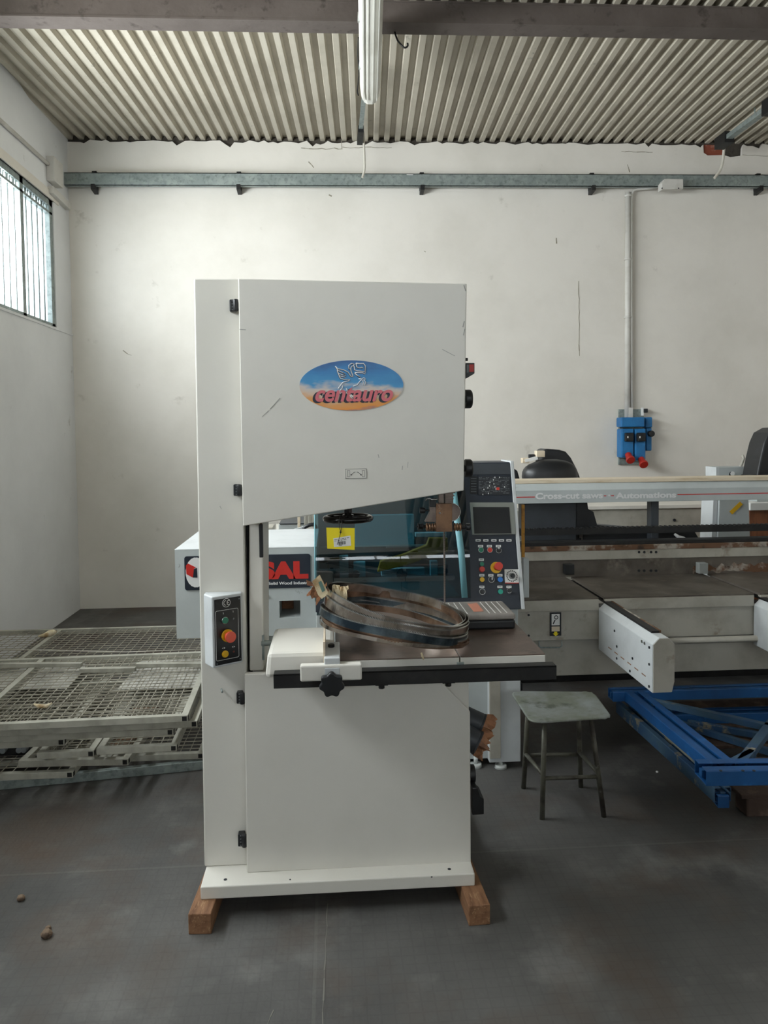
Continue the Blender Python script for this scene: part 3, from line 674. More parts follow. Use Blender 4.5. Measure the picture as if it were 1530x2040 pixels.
# dust ports, foot pedal housing at the lower right
pt = []
for (xa, ya_), (xb, yb_), r, Yq in (((907, 1420), (964, 1446), .042, 2.86), ((897, 1450), (955, 1482), .044, 2.80)):
    p, q = PY(xa, ya_, Yq), PY(xb, yb_, Yq-.03)
    du = MB().cyl(p, q, r, seg=24).cyl(q+(p-q)*.02, q+(p-q)*.10, r*1.04, seg=24).build('dust_port', 'charcoal', bs, bevel=.002)
    dv = (q-p).normalized(); b = MB(); uu, ww = b.frame(dv)
    # torn brown tape round the pipe end
    n = 18; r0, r1 = [], []
    for i in range(n):
        an = 2*PI*i/n; d = uu*math.cos(an)+ww*math.sin(an)
        r0.append(b.v(q + d*(r*1.05) - dv*.004)); r1.append(b.v(q + d*(r*random.uniform(.5, 1.25)) + dv*random.uniform(.008, .045)))
    for i in range(n): b.f([r0[i], r0[(i+1) % n], r1[(i+1) % n], r1[i]])
    ce = b.v(q + dv*.012)
    for i in range(n): b.f([r1[i], r1[(i+1) % n], ce])
    b.build('torn_tape', 'tape_brown', du, solid=.002)
q = PY(938, 1541, 2.85); MB().cyl((q.x-.02, 2.85, q.z), (q.x+.014, 2.85, q.z), .034, seg=22).build('lower_knob', 'black_plastic', bs, bevel=.003)
P_ = [PY(x_, y_, 2.80) for x_, y_ in ((937, 1560), (947, 1560), (953, 1577), (960, 1582), (960, 1612), (937, 1614))]
MB().prism([(p.x, p.z) for p in P_], 2.76, 2.86).build('pedal_housing', 'black_plastic', bs, bevel=.003)
# left cover beside the table
Yc0 = 2.47
a = PY(522, 1343, Yc0); t0 = PY(531, 1303, Yc0); rgt = PY(660, 1300, Yc0).x
cz = t0.z
b = MB(); b.hexa([(t0.x-.006, Yc0, .87), (.0, Yc0, .87), (.0, 2.80, .87), (t0.x-.006, 2.80, .87)], [(t0.x+.002, Yc0+.01, cz), (.0, Yc0+.01, cz), (.0, 2.80, cz), (t0.x+.002, 2.80, cz)])
b.build('blade_cover', 'saw_white', bs, bevel=.014)
b = MB(); q = PY(532, 1281, 2.74); b.cyl(q+Vector((-.02, 0, 0)), q+Vector((.016, 0, 0)), .010, seg=12); b.box(q.x-.018, q.x-.010, 2.735, 2.745, q.z-.06, q.z+.03)
b.build('trunnion_bolt', 'galv', bs)
# blade guard rod in the throat
a, c2 = PY(521, 1110, 2.715), PY(521, 1044, 2.715)
MB().box(a.x-.0065, a.x+.0065, 2.705, 2.72, a.z, c2.z).build('blade_guard', 'black_plastic', bs, bevel=.002)
MB().cyl((a.x, 2.715, c2.z), (a.x, 2.715, c2.z+.05), .003, seg=8).build('guard_rod', 'brass_guide', bs)
# table
TZ = .93; YT0 = 2.45; YT1 = 3.10; sx = PZ(915, 1306, TZ).x
tl, tr_ = .004, .690
b = MB()
for x0, x1 in ((tl, sx-.0022), (sx+.0022, tr_)):
    b.box(x0, x1, YT0, YT1, TZ-.034, TZ-.004, 1); b.box(x0, x1, YT0+.001, YT1, TZ-.004, TZ, 0)
tb = b.build('table', ['table_steel', 'saw_white'], bs, bevel=.0015)
b = MB(); b.box(.08, sx-.02, YT0+.05, YT1-.06, TZ-.10, TZ-.034); b.box(sx+.02, .5, YT0+.08, YT1-.1, TZ-.09, TZ-.034); b.box(.1, .3, 2.72, 2.95, .78, TZ-.1)
b.build('table_rib', 'saw_white', bs, bevel=.004)
b = MB(); a = PY(913, 1330, YT0); b.box(sx-.01, sx+.012, YT0-.008, YT0, TZ-.036, TZ-.018); b.build('slot_key', 'galv', tb)
# front rail
Yr0 = 2.398
a, c2 = PY(545, 1365.5, Yr0), PY(1109, 1330, Yr0)
zr0, zr1 = PY(800, 1364, Yr0).z, PY(800, 1336, Yr0).z
b = MB(); b.box(a.x, c2.x, Yr0, Yr0+.006, zr0, zr1); b.box(a.x, c2.x, Yr0, Yr0+.045, zr1-.005, zr1); b.build('fence_rail', 'black_metal', bs, bevel=.0015)
for px in (760, 893):
    q = PY(px, 1362, Yr0+.02); MB().box(q.x-.02, q.x+.02, Yr0+.008, YT0, zr0-.004, TZ-.034).build('rail_bracket', 'black_metal', bs)
    MB().cyl((q.x, Yr0+.02, zr0-.016), (q.x, Yr0+.02, zr0-.004), .010, seg=6).build('bolt', 'black_metal', bs)
# fence carriage
x0, x1 = PY(598, 1340, Yr0-.03).x, PY(721, 1340, Yr0-.03).x
cz0, cz1 = PY(660, 1357, Yr0-.03).z, PY(660, 1325, Yr0-.03).z
ca = MB().box(x0, x1, Yr0-.03, Yr0+.002, cz0, cz1).build('fence_carriage', 'white_paint', bs, bevel=.005)
fx0, fx1 = PY(646, 1320, Yr0-.02).x, PY(677.5, 1320, Yr0-.02).x
b = MB(); b.box(fx0, fx1, Yr0-.022, 2.56, TZ+.002, TZ+.030); b.box(fx0, fx1, Yr0-.031, Yr0+.02, cz0+.006, TZ+.002)
b.build('fence_arm', 'machine_white', ca, bevel=.003)
MB().box(fx0-.003, fx0+.003, Yr0, 2.62, TZ+.004, TZ+.075).build('fence_edge', 'pine', ca)
q = PZ(660, 1289, TZ+.03); MB().cyl((q.x, q.y, TZ+.03), (q.x, q.y, TZ+.04), .011, seg=20).build('bolt', 'black_metal', ca, bevel=.002)
q = PY(661, 1361, Yr0-.05); pr = []
for i in range(70):
    t = 2*PI*i/70; r = .036 + .0035*math.cos(7*t); pr.append((q.x+r*math.sin(t), q.z+r*math.cos(t)))
kn = MB().prism(pr, q.y-.022, q.y, 'y', 0, True).cyl((q.x, q.y, q.z), (q.x, Yr0-.028, q.z), .014).build('clamp_knob', 'black_plastic', ca, bevel=.004)
# blade and upper guide
Yb = 2.80; bx = PY(885.5, 1150, Yb).x
b = MB(); zt_ = 1.55; n = 170
for i in range(n):
    z = .80+(zt_-.80)*i/n; h = (zt_-.80)/n; j = .0012 if i % 2 else -.0012
    b.hexa([(bx-.0014+j*.4, Yb-.016, z), (bx+.0014+j*.4, Yb-.016, z), (bx+.0010, Yb+.016, z), (bx-.0010, Yb+.016, z)], [(bx-.0014+j*.4, Yb-.013, z+h), (bx+.0014+j*.4, Yb-.013, z+h), (bx+.0010, Yb+.016, z+h), (bx-.0010, Yb+.016, z+h)])
b.build('saw_blade', 'grey_guide', bs)
Yg = 2.70
def gbox(x0, y0, x1, y1, Ya, Yb_, nm, m, bev=.002, par=None):
    a, c2 = PY(x0, y1, Ya), PY(x1, y0, Ya); return MB().box(a.x, c2.x, Ya, Yb_, a.z, c2.z).build(nm, m, par or bs, bevel=bev)
gd = gbox(869, 1003, 901, 1060, Yg, Yg+.04, 'blade_guide', 'brass_guide')
gbox(874, 968, 884, 1003, Yg+.004, Yg+.03, 'guide_post', 'grey_guide', .001)
gbox(886.5, 968, 903, 1003, Yg+.004, Yg+.03, 'guide_post', 'grey_guide', .001)
b = MB()
for i in range(6):
    a, c2 = PY(887, 1001-i*6, Yg), PY(902+i*1.6, 998-i*6, Yg); b.box(a.x, c2.x, Yg-.002, Yg+.03, a.z, c2.z)
b.build('guard_louvre', 'grey_guide', gd)
q = PY(899, 1020, Yg+.02); q2 = PY(917, 1020, Yg+.02)
MB().cyl((q.x, Yg+.012, q.z), (q.x, Yg+.034, q.z), q2.x-q.x, seg=32).build('thrust_disc', 'grey_guide', gd, bevel=.0015)
MB().torus((q.x, Yg+.012, q.z), (0, 1, 0), q2.x-q.x-.001, .0014, 40, 6).build('disc_rim', 'chrome', gd)
P_ = [PY(x_, y_, Yg+.004) for x_, y_ in ((847, 1040), (869, 1040), (869, 1010), (856, 1010), (856, 1022))]
MB().prism([(p.x, p.z) for p in P_], Yg+.004, Yg+.035).build('guide_bracket', 'grey_guide', gd, bevel=.0015)
for xa, xb, n, mt in ((848, 869, 4, 'brass_guide'), (903, 919, 3, 'brass_guide')):
    a, c2 = PY(xa, 1050, Yg+.018), PY(xb, 1050, Yg+.018); b = MB(); b.cyl(a, c2, .0105, seg=16)
    for i in range(n):
        t = (i+.5)/n; m_ = a.lerp(c2, t); hw_ = (c2.x-a.x)/n*.3; b.cyl(m_-Vector((hw_, 0, 0)), m_+Vector((hw_, 0, 0)), .0145, seg=18)
    b.build('guide_nut', mt, gd)
for xa, xb, r in ((848, 840, .006), (843, 841, .012), (834, 832, .013), (843, 834, .009), (832, 829, .003)):
    a, c2 = PY(xa, 1049, Yg+.018), PY(xb, 1049, Yg+.018); MB().cyl(a, c2, r, seg=16).build('guide_screw', 'black_metal', gd)
a = PY(919, 1050, Yg+.018); c2 = PY(928, 1050, Yg+.018); d_ = PY(937, 1050, Yg+.018)
MB().cyl(a, c2, .007, seg=14).cyl(c2, d_, .014, seg=10).build('guide_knob', 'black_plastic', gd, bevel=.002)
gbox(856, 994, 869, 1010, Yg+.004, Yg+.03, 'clamp_block', 'black_plastic', .001, gd)
MB().tube([PY(849, 998, Yg), PY(850, 994, Yg), PY(856, 993, Yg), PY(860, 995.5, Yg), PY(871, 994.5, Yg)], .0028, 8).build('clamp_lever', 'chrome', gd)
MB().cyl(PY(847, 1017, Yg+.01), PY(857, 1017, Yg+.01), .003, seg=10).cyl(PY(836, 1017, Yg+.01), PY(847, 1017, Yg+.01), .0115, .009, 16).build('clamp_knob', 'black_plastic', gd, bevel=.002)
q = PY(876, 1022, Yg-.0005); MB().cyl(q, q+Vector((0, -.002, 0)), .0035, seg=14).build('socket_screw', 'chrome', gd); MB().cyl(q+Vector((0, -.002, 0)), q+Vector((0, -.0026, 0)), .0018, seg=8).build('socket_recess', 'ink', gd)
# handwheel below the upper housing
hc = PY(693.5, 1032.5, 2.775); hr = PY(744, 1033, 2.775).x-hc.x-.011
b = MB(); b.torus(hc, (0, 0, 1), hr, .011, 48, 12)
for k in range(3):
    an = k*2*PI/3+.4; b.tube([hc+Vector((0, 0, .004)), hc+Vector((hr*math.cos(an), hr*math.sin(an), 0))], .006, 8)
b.cyl(hc+Vector((0, 0, -.006)), hc+Vector((0, 0, .014)), .02, seg=18)
hwl = b.build('handwheel', 'gloss_black', bs)
b = MB(); b.cyl(hc+Vector((0, 0, .012)), hc+Vector((0, 0, .05)), .013, seg=14); b.box(hc.x-.014, hc.x+.014, hc.y-.012, hc.y+.05, hc.z+.02, hc.z+.12)
b.build('handwheel_shaft', 'black_plastic', bs, bevel=.002)

# price tag on the handwheel
Yt = hc.y-hr-.016
tg = thing('yellow_tag', PY(678, 1051, Yt), 'yellow paper tag with a white printed label hanging from the black handwheel', 'tag')
P_ = [PY(x_, y_, Yt) for x_, y_ in ((650, 1051), (706.5, 1052), (706.5, 1095.5), (652, 1093))]
MB().quad(P_).build('paper', 'yellow', tg, solid=.0006)
P_ = [PY(x_, y_, Yt-.0008) for x_, y_ in ((664, 1072.5), (698, 1067), (699.5, 1087), (665.5, 1090))]
lb = MB().quad(P_).build('printed_label', 'label_white', tg, solid=.0004)
b = MB()
def lq(u, v): return P_[0].lerp(P_[1], u).lerp(P_[3].lerp(P_[2], u), v) + Vector((0, -.0004, 0))
def lrect(u0, u1, v0, v1): b.quad([lq(u0, v0), lq(u1, v0), lq(u1, v1), lq(u0, v1)])
for u0, u1 in ((.05, .25), (.30, .34), (.38, .42), (.47, .62), (.66, .72), (.78, .92)): lrect(u0, u1, .16, .21)
for u0, u1 in ((.05, .18), (.24, .36), (.42, .52), (.58, .75)): lrect(u0, u1, .30, .35)
x_ = .28
while x_ < .68: w_ = random.choice((.012, .02, .03)); lrect(x_, x_+w_, .46, .80); x_ += w_+random.choice((.012, .02))
lrect(.28, .48, .85, .90)
b.build('barcode', 'ink', lb)
# cable tie
b = MB(); b.tube([PY(672, 1085, Yt-.004), PY(677, 1068, Yt-.006), PY(679, 1060, Yt-.004), PY(676, 1050, Yt-.003), PY(675.5, 1040, Yt-.001), PY(677, 1029, hc.y-hr+.006), PY(681, 1029, hc.y-hr+.006), PY(681, 1042, Yt-.001), PY(679, 1060, Yt-.004)], .0011, 6)
q = PY(678.5, 1060, Yt-.005); b.box(q.x-.003, q.x+.003, q.y-.003, q.y+.002, q.z-.003, q.z+.003); b.build('cable_tie', 'black_plastic', tg)

# black tool case on the table
ya, yb_ = 2.765, 2.99
a = PY(894, 1260, ya); c2 = PY(1027, 1223, ya); zt_ = c2.z; xa, xb = .424, c2.x
tc_ = thing('tool_case', ((xa+xb)/2, (ya+yb_)/2, TZ), 'black plastic tool case with scratched ribbed lid lying on the band saw table', 'tool case')
MB().box(xa, xb, ya, yb_, TZ+.001, zt_-.022).build('case_body', 'black_plastic', tc_, bevel=.008)
ld_ = MB().box(xa-.001, xb+.001, ya-.002, yb_, zt_-.021, zt_).build('case_lid', 'case_lid', tc_, bevel=.007)
b = MB()
for i, t in enumerate((.10, .19, .28, .62, .71, .80, .89)):
    x_ = xa+(xb-xa)*t; b.box(x_-.0012, x_+.0012, ya+.02, yb_-.02, zt_-.0002, zt_+.0006)
b.build('lid_line', 'label_white', ld_)
MB().box(xa+(xb-xa)*.40, xa+(xb-xa)*.56, ya+.05, yb_-.03, zt_-.0002, zt_+.0008).build('lid_label', 'case_print', ld_)
b = MB()
for i in range(5): b.box(xa-.004, xa-.0005, ya+.03+i*.04, ya+.045+i*.04, TZ+.02, zt_-.006)
b.build('case_latch', 'rubber_grey', tc_)
b = MB(); b.box(xb-.002, xb+.007, ya+.05, ya+.09, zt_-.045, zt_-.015); b.build('case_clasp', 'rubber_grey', tc_, bevel=.002)

# coiled spare blades
cl = thing('coiled_blade_bundle', (.21, 2.6, .95), 'bundle of coiled spare band saw blades tied with paper lying across the table', 'saw blades')
def coil(cx, cy, cz, R, tilt, tz, bw, m, teeth=True, n=150, ell=.93, flare=0, seed=0):
    rnd = random.Random(seed); b = MB(); ph = rnd.uniform(0, 6)
    Mx = Matrix.Translation((cx, cy, cz)) @ Matrix.Rotation(tz, 4, 'X') @ Matrix.Rotation(tilt, 4, 'Y')
    lo, hi = [], []
    for i in range(n):
        t = 2*PI*i/n; wv = .004*math.sin(2*t+ph)+.002*math.sin(5*t+ph*2)
        r = R*(1+.012*math.sin(3*t+ph)); fl = flare
        lo.append(b.v(Mx @ Vector((r*math.cos(t), r*ell*math.sin(t), wv-bw/2)))); hi.append(b.v(Mx @ Vector(((r+fl)*math.cos(t), (r+fl)*ell*math.sin(t), wv+bw/2))))
    for i in range(n): b.f([lo[i], lo[(i+1) % n], hi[(i+1) % n], hi[i]], 0, False)
    if teeth:
        k = 2
        for i in range(n):
            for j in range(k):
                t0_ = 2*PI*(i+j/k)/n; t1_ = 2*PI*(i+(j+1)/k)/n
                def pt(t, z):
                    wv = .004*math.sin(2*t+ph)+.002*math.sin(5*t+ph*2); r = R*(1+.012*math.sin(3*t+ph))+flare
                    return Mx @ Vector((r*math.cos(t), r*ell*math.sin(t), wv+z))
                b.f([b.v(pt(t0_, bw/2-.0003)), b.v(pt(t1_, bw/2-.0003)), b.v(pt(t1_, bw/2+.006))], 1)
    return b.build('coiled_blade', [m, 'chrome'], cl, solid=.0011)
R14 = math.radians(13.5)
coil(.215, 2.62, 1.056, .249, R14*1.02, .0, .030, 'blade_steel', seed=1)
coil(.222, 2.625, 1.052, .232, R14*.92, .05, .026, 'blade_steel', seed=8)
coil(.211, 2.618, 1.036, .252, R14*.93, -.035, .030, 'blade_steel', seed=3)
coil(.209, 2.62, 1.040, .240, R14*.80, .045, .026, 'blade_copper', seed=2)
coil(.215, 2.622, 1.012, .246, R14*.90, .03, .030, 'blade_blue', seed=4)
coil(.208, 2.613, 1.010, .2565, R14*.84, -.045, .024, 'blade_blue', seed=6)
coil(.210, 2.612, .996, .251, R14*.80, -.02, .022, 'blade_copper', seed=5)
coil(.206, 2.612, .986, .258, R14*.80, -.07, .010, 'blade_copper', teeth=False, seed=7)
coil(.20, 2.606, .980, .254, R14*.74, -.10, .012, 'blade_steel', teeth=False, seed=9)
# paper wraps
def wrap(cp, sxz, seed, m='kraft', ax=0):
    rnd = random.Random(seed); b = MB(Matrix.Translation(cp) @ Matrix.Rotation(ax, 4, 'Y')); nu, nv = 7, 10; G = []
    for i in range(nu+1):
        row = []
        for j in range(nv):
            t = 2*PI*j/nv; f_ = 1+.28*rnd.uniform(-1, 1) + (.5 if i in (0, nu) else 0)*rnd.uniform(0, 1)
            row.append(b.v((sxz[0]*(i/nu-.5)+rnd.uniform(-.006, .006), sxz[1]*math.cos(t)*f_, sxz[2]*math.sin(t)*f_)))
        G.append(row)
    for i in range(nu):
        for j in range(nv): b.f([G[i][j], G[i+1][j], G[i+1][(j+1) % nv], G[i][(j+1) % nv]])
    return b.build('paper_wrap', m, cl, solid=.0008)
wrap(PY(676, 1183, 2.66), (.048, .016, .024), 3, ax=.2); 
w2 = wrap(PY(633, 1176, 2.62), (.04, .016, .030), 5, 'tape_brown', ax=.5)
P_ = [PY(x_, y_, 2.585) for x_, y_ in ((622, 1158), (637, 1145), (655, 1183), (641, 1193), (634, 1186))]
fl = MB(); fl.quad(P_); fl = fl.build('paper_flap', 'kraft', cl, solid=.001)
P_ = [PY(x_, y_, 2.5835) for x_, y_ in ((634, 1160), (640, 1157), (648, 1176), (642, 1180))]
MB().quad(P_).build('paper_print', 'print_green', fl, solid=.0006)
P_ = [PY(x_, y_, 2.59) for x_, y_ in ((610, 1155), (622, 1160), (626, 1168), (612, 1166))]
MB().quad(P_).build('paper_flap', 'tape_brown', cl, solid=.001)
P_ = [PY(x_, y_, 2.63) for x_, y_ in ((661, 1177), (675, 1173), (680, 1190), (665, 1201))]
MB().quad(P_).build('paper_flap', 'kraft', cl, solid=.001)
q = PZ(842, 1308, TZ+.01); MB().tube([q+Vector((-.004, 0, .012)), q, q+Vector((.002, -.006, -.008))], [.003, .004, .002], 7).build('string_tie', 'kraft', cl)
# ------------------------------------------------------------------ cross-cut saw line behind the band saw
LAB = 'long white cross-cut saw line with dark control console behind the band saw'
cm = thing('crosscut_saw_machine', (1, 4.2, 0), LAB, 'cross-cut saw')
def pbox(x0, y0, x1, y1, Ya, Yb, nm, m, par=cm, bev=.004):
    a, c = PY(x0, y1, Ya), PY(x1, y0, Ya); return MB().box(a.x, c.x, Ya, Yb, a.z, c.z).build(nm, m, par, bevel=bev)
# left cabinet
Yc = 3.85
a, c = PY(352, 1270, Yc), PY(631, 1095, Yc); lx0, lx1, lz0, lz1 = a.x, c.x, PY(395, 1271, Yc).z, PY(352, 1095, Yc).z
w0, w1 = PY(557, 1231, Yc), PY(598, 1196, Yc)
b = MB(); b.box(lx0, w0.x, Yc, Yc+.7, lz0, lz1); b.box(w1.x, lx1, Yc, Yc+.7, lz0, lz1)
b.box(w0.x, w1.x, Yc, Yc+.7, lz0, w0.z); b.box(w0.x, w1.x, Yc, Yc+.7, w1.z, lz1)
cab = b.build('outfeed_cabinet', 'machine_grey', cm)
MB().box(lx0-.001, lx1, Yc-.001, Yc+.7, lz1-.004, lz1+.002).build('cabinet_top', 'machine_white', cab, bevel=.003)
b = MB(); b.box(w0.x-.1, w0.x+.06, Yc+.2, Yc+.22, w0.z-.05, w0.z+.06); b.build('inner_plate', 'tape_brown', cab)
q = PY(533, 1187, Yc); MB().cyl((q.x, Yc-.008, q.z), (q.x, Yc, q.z), .008, seg=12).build('bolt', 'chrome', cab)
b = MB()
b.box(-.35, .25, 4.0, 4.4, 0, lz0); b.build('cabinet_plinth', 'machine_grey', cm, bevel=.004)
# sign
def sgn(x0, y0, x1, y1):
    a, c = PY(x0, y1, Yc-.004), PY(x1, y0, Yc-.004); return a, c
a, c = sgn(367, 1174, 619, 1105)
zb_, zt_ = PY(520, 1172, Yc).z, PY(520, 1105, Yc).z
sg = MB().prism(rrect(a.x, c.x, zb_, zt_, .012), Yc-.006, Yc-.0005).build('sign_plate', 'navy_panel', cab)
def bigtext(body, x0, x1, y0, y1, m, nm, par, Y, off=.002, xh=1.0):
    a, c = PY(x0, y1, Y), PY(x1, y0, Y); o = text_obj(nm, body, 1, Matrix.Identity(4), m, par, local=True, off=0)
    xs_ = [v.co.x for v in o.data.vertices]; ys_ = [v.co.y for v in o.data.vertices]
    W = max(xs_)-min(xs_); Hh = max(ys_)-min(ys_); base = wloc(par); me_ = o.data; bpy.data.objects.remove(o); bpy.data.meshes.remove(me_)
    fx = (c.x-a.x)/W; fz = (c.z-a.z)/Hh; size = fz
    o = text_obj(nm, body, size, Matrix.Identity(4), m, par, off=off, local=True)
    xs_ = [v.co.x for v in o.data.vertices]; ys_ = [v.co.y for v in o.data.vertices]
    kx_ = (c.x-a.x)/(max(xs_)-min(xs_)); kz_ = (c.z-a.z)/(max(ys_)-min(ys_)); x0_, y0_ = min(xs_), min(ys_)
    for v in o.data.vertices:
        px_, py_, pz_ = v.co; v.co = Vector((a.x+(px_-x0_)*kx_, Y-.0005-pz_, a.z+(py_-y0_)*kz_)) - base
    return o
bigtext('SAL', 519, 614, 1117, 1155, 'sign_red', 'sign_lettering', sg, Yc-.0065, off=.008)
bigtext('the Solid Wood Industry', 519, 617, 1157.5, 1167.5, 'logo_white', 'sign_caption', sg, Yc-.0065, off=.0006)
# round logo at the left of the sign
q = PY(386, 1140, Yc); RX = .050; RZ = .074
pts = [(q.x+.012+RX*math.cos(2*PI*i/40)*(1+.02*(i % 2)), q.z+RZ*math.sin(2*PI*i/40)*(1+.02*(i % 2))) for i in range(40)]
MB().prism(pts, Yc-.0075, Yc-.006).build('logo_disc', 'logo_white', sg)
f1 = lambda L: [(PY(x_, y_, Yc).x, PY(x_, y_, Yc).z) for x_, y_ in L]
MB().prism(f1([(371, 1126), (375, 1122), (391, 1130), (387, 1132), (385, 1150), (372, 1143)]), Yc-.0095, Yc-.0076).build('logo_block', 'sign_red', sg)
MB().prism(f1([(385, 1150), (387, 1133), (393, 1131), (394, 1150)]), Yc-.0095, Yc-.0076).build('logo_shadow', 'navy_panel', sg)
# console: a face leaning back
cb_ = PY(1039, 1215, 3.70); ct_ = PY(1017, 921, 3.93)
tilt = math.atan2(3.93-3.70, ct_.z-cb_.z)
pn0 = Vector((0, 3.70, cb_.z)); nn = Vector((0, -math.cos(tilt), math.sin(tilt)))
def CP(x, y, o=0): return PP(x, y, pn0+nn*o, nn)
zc0, zc1 = CP(1000, 1215).z, CP(1000, 921).z
xr_ = CP(1034, 1160).x; xl_ = CP(936, 1215).x-.04
def yat(z): return 3.70 + (z-pn0.z)*math.tan(tilt)
b = MB(); b.hexa([(xl_, yat(zc0), zc0), (xr_, yat(zc0), zc0), (xr_, 4.25, zc0), (xl_, 4.25, zc0)], [(xl_, yat(zc1), zc1), (xr_, yat(zc1), zc1), (xr_, 4.15, zc1), (xl_, 4.15, zc1)])
con = b.build('control_console', 'navy_panel', cm, bevel=.004)
b = MB(); xs0 = xr_+.001; b.hexa([(xs0, yat(zc0)-.006, zc0), (xs0+.018, yat(zc0)-.006, zc0), (xs0+.018, 4.25, zc0), (xs0, 4.25, zc0)], [(xs0, yat(zc1)-.006, zc1+.006), (xs0+.018, yat(zc1)-.006, zc1+.006), (xs0+.018, 4.15, zc1+.006), (xs0, 4.15, zc1+.006)])
b.build('console_side_panel', 'machine_white', cm, bevel=.003)
# things drawn on or fixed to the console face
Rc = Matrix.Rotation(-tilt, 4, 'X')
def cquad(pxs, o, name, m, par, th=.002):
    P_ = [CP(x_, y_, o) for x_, y_ in pxs]; return MB().hexa(P_, [p-nn*th for p in P_]).build(name, m, par)
def crect(x0, y0, x1, y1, o, name, m, par, th=.002): return cquad([(x0, y1), (x1, y1), (x1, y0), (x0, y0)], o, name, m, par, th)
crect(936, 923, 1019, 945, .002, 'console_top_band', 'charcoal', con)
crect(936, 949, 951, 984, .003, 'instruction_plate', 'black_face', con); pl2 = crect(953, 949, 1016, 986, .003, 'instruction_plate', 'ink', con)
rnd = random.Random(4)
b = MB()
def cm_rect(b, x0, y0, x1, y1, o):
    P_ = [CP(x0, y1, o), CP(x1, y1, o), CP(x1, y0, o), CP(x0, y0, o)]; b.quad(P_)
for i in range(12):
    y = 951+i*2.8
    x = 954
    while x < 1014:
        w_ = rnd.uniform(1.5, 6)
        if rnd.random() < .72: cm_rect(b, x, y, min(x+w_, 1015), y+.7, .0034)
        x += w_+rnd.uniform(.6, 2)
for i in range(6): cm_rect(b, 938, 953+i*5.2, 949, 953.7+i*5.2, .0034)
b.build('printed_text', 'dim_grey', pl2)
b = MB()
for x, y in ((986, 951), (995, 951), (983, 956), (984, 964), (986, 970), (988, 974), (976, 961), (975, 968), (972, 972), (964, 975), (962, 985), (973, 983), (1005, 970)): cm_rect(b, x-.8, y-1.3, x+.8, y+1.3, .0036)
b.build('printed_symbol', 'label_white', pl2)
cm_o = cquad([(989, 976), (995, 976), (995, 971), (989, 971)], .0036, 'printed_symbol', 'red_btn', pl2)
bz = cquad([(941, 1065), (1027.5, 1064), (1023, 1001), (936, 1001)], .010, 'screen_bezel', 'bezel', con, .012)
cquad([(945, 1063), (1018.5, 1062.5), (1014, 1010), (942, 1010)], .0115, 'screen', 'screen', bz, .002)
def label(x, y, w_=10, h=4.5):
    l = crect(x-w_/2, y-h/2, x+w_/2, y+h/2, .003, 'button_label', 'label_white', con)
    crect(x-w_*.32, y-.7, x+w_*.32, y+.5, .0036, 'label_text', 'ink', l)
for x in (952.5, 968, 984, 999, 1014): label(x, 1076.5)
for x in (957.5, 975, 993): label(x, 1088)
label(959, 1115); label(960, 1146); label(978, 1146); label(996, 1146); label(960, 1169); label(996, 1169); label(1014, 1169)
def btn(x, y, r, m, nm='push_button', h=.012, ring='chrome'):
    q = CP(x, y, .0); rr_ = r*3.75/1532
    g = MB().cyl(q, q+nn*.006, rr_*1.15, seg=20).build('button_ring', ring, con); MB().cyl(q+nn*.006, q+nn*h, rr_, rr_*.92, 20).build(nm, m, g)
btn(958, 1096, 5, 'green_btn'); btn(975.5, 1096, 5, 'red_btn'); btn(993, 1097, 5, 'black_plastic', 'selector_switch')
btn(959.5, 1124, 4.5, 'green_btn', ring='charcoal'); btn(960, 1134.5, 5.3, 'red_btn', ring='red_cap')
btn(960, 1155, 5, 'yellow_btn', ring='black_plastic'); btn(978.5, 1155, 5.5, 'black_plastic', 'selector_switch'); btn(996, 1155, 5.5, 'blue_btn', ring='black_plastic')
btn(960.5, 1179, 5.5, 'black_plastic', 'selector_switch'); btn(996.5, 1179, 5.3, 'teal_btn', ring='black_plastic'); btn(1014, 1177, 4.5, 'black_plastic', 'selector_switch', .02)
for x, y in ((994, 1092), (980.5, 1153), (1014.5, 1171)): crect(x-.8, y-3, x+.8, y+2, .0125, 'switch_pointer', 'label_white', con)
q = CP(988, 1131); k_ = 3.75/1532
g = MB().cyl(q, q+nn*.008, 11.5*k_, seg=28).build('stop_collar', 'yellow_btn', con); q2 = CP(990.5, 1130)
MB().cyl(q+nn*.008, q2+nn*.03, 6*k_, seg=20).cyl(q2+nn*.03, q2+nn*.045, 8.5*k_, 8*k_, 24).build('emergency_stop', 'red_btn', g)
dl = cquad([(1006, 1162), (1034, 1162), (1033, 1134), (1005, 1134)], .004, 'dial_plate', 'label_white', con)
cquad([(1006, 1162.3), (1034, 1162.3), (1034, 1160.8), (1006, 1160.8)], .005, 'dial_stripe', 'red_btn', dl)
b = MB(); q = CP(1020, 1147.5, .0045)
ex = Vector((1, 0, 0)); ez = nn.cross(ex)*-1; ez = Vector((0, math.sin(tilt), math.cos(tilt)))
for i in range(18):
    t = 2*PI*i/18; p = q+ex*math.cos(t)*10.5*k_+ez*math.sin(t)*10.5*k_; s_ = 1.1*k_
    b.quad([p-ex*s_-ez*s_, p+ex*s_-ez*s_, p+ex*s_+ez*s_, p-ex*s_+ez*s_])
b.build('dial_marks', 'ink', dl)
MB().cyl(q, q+nn*.012, 6.5*k_, 5.5*k_, 24).build('dial_ring', 'rubber_grey', dl); MB().cyl(q+nn*.012, q+nn*.028, 4.5*k_, 3.6*k_, 20).build('dial_knob', 'black_plastic', dl)
# hood with teal glass
gx0 = PY(629, 1195, 3.72).x; gx1 = CP(934, 1150).x
zg0, zg1 = CP(800, 1192).z, zc1-.01
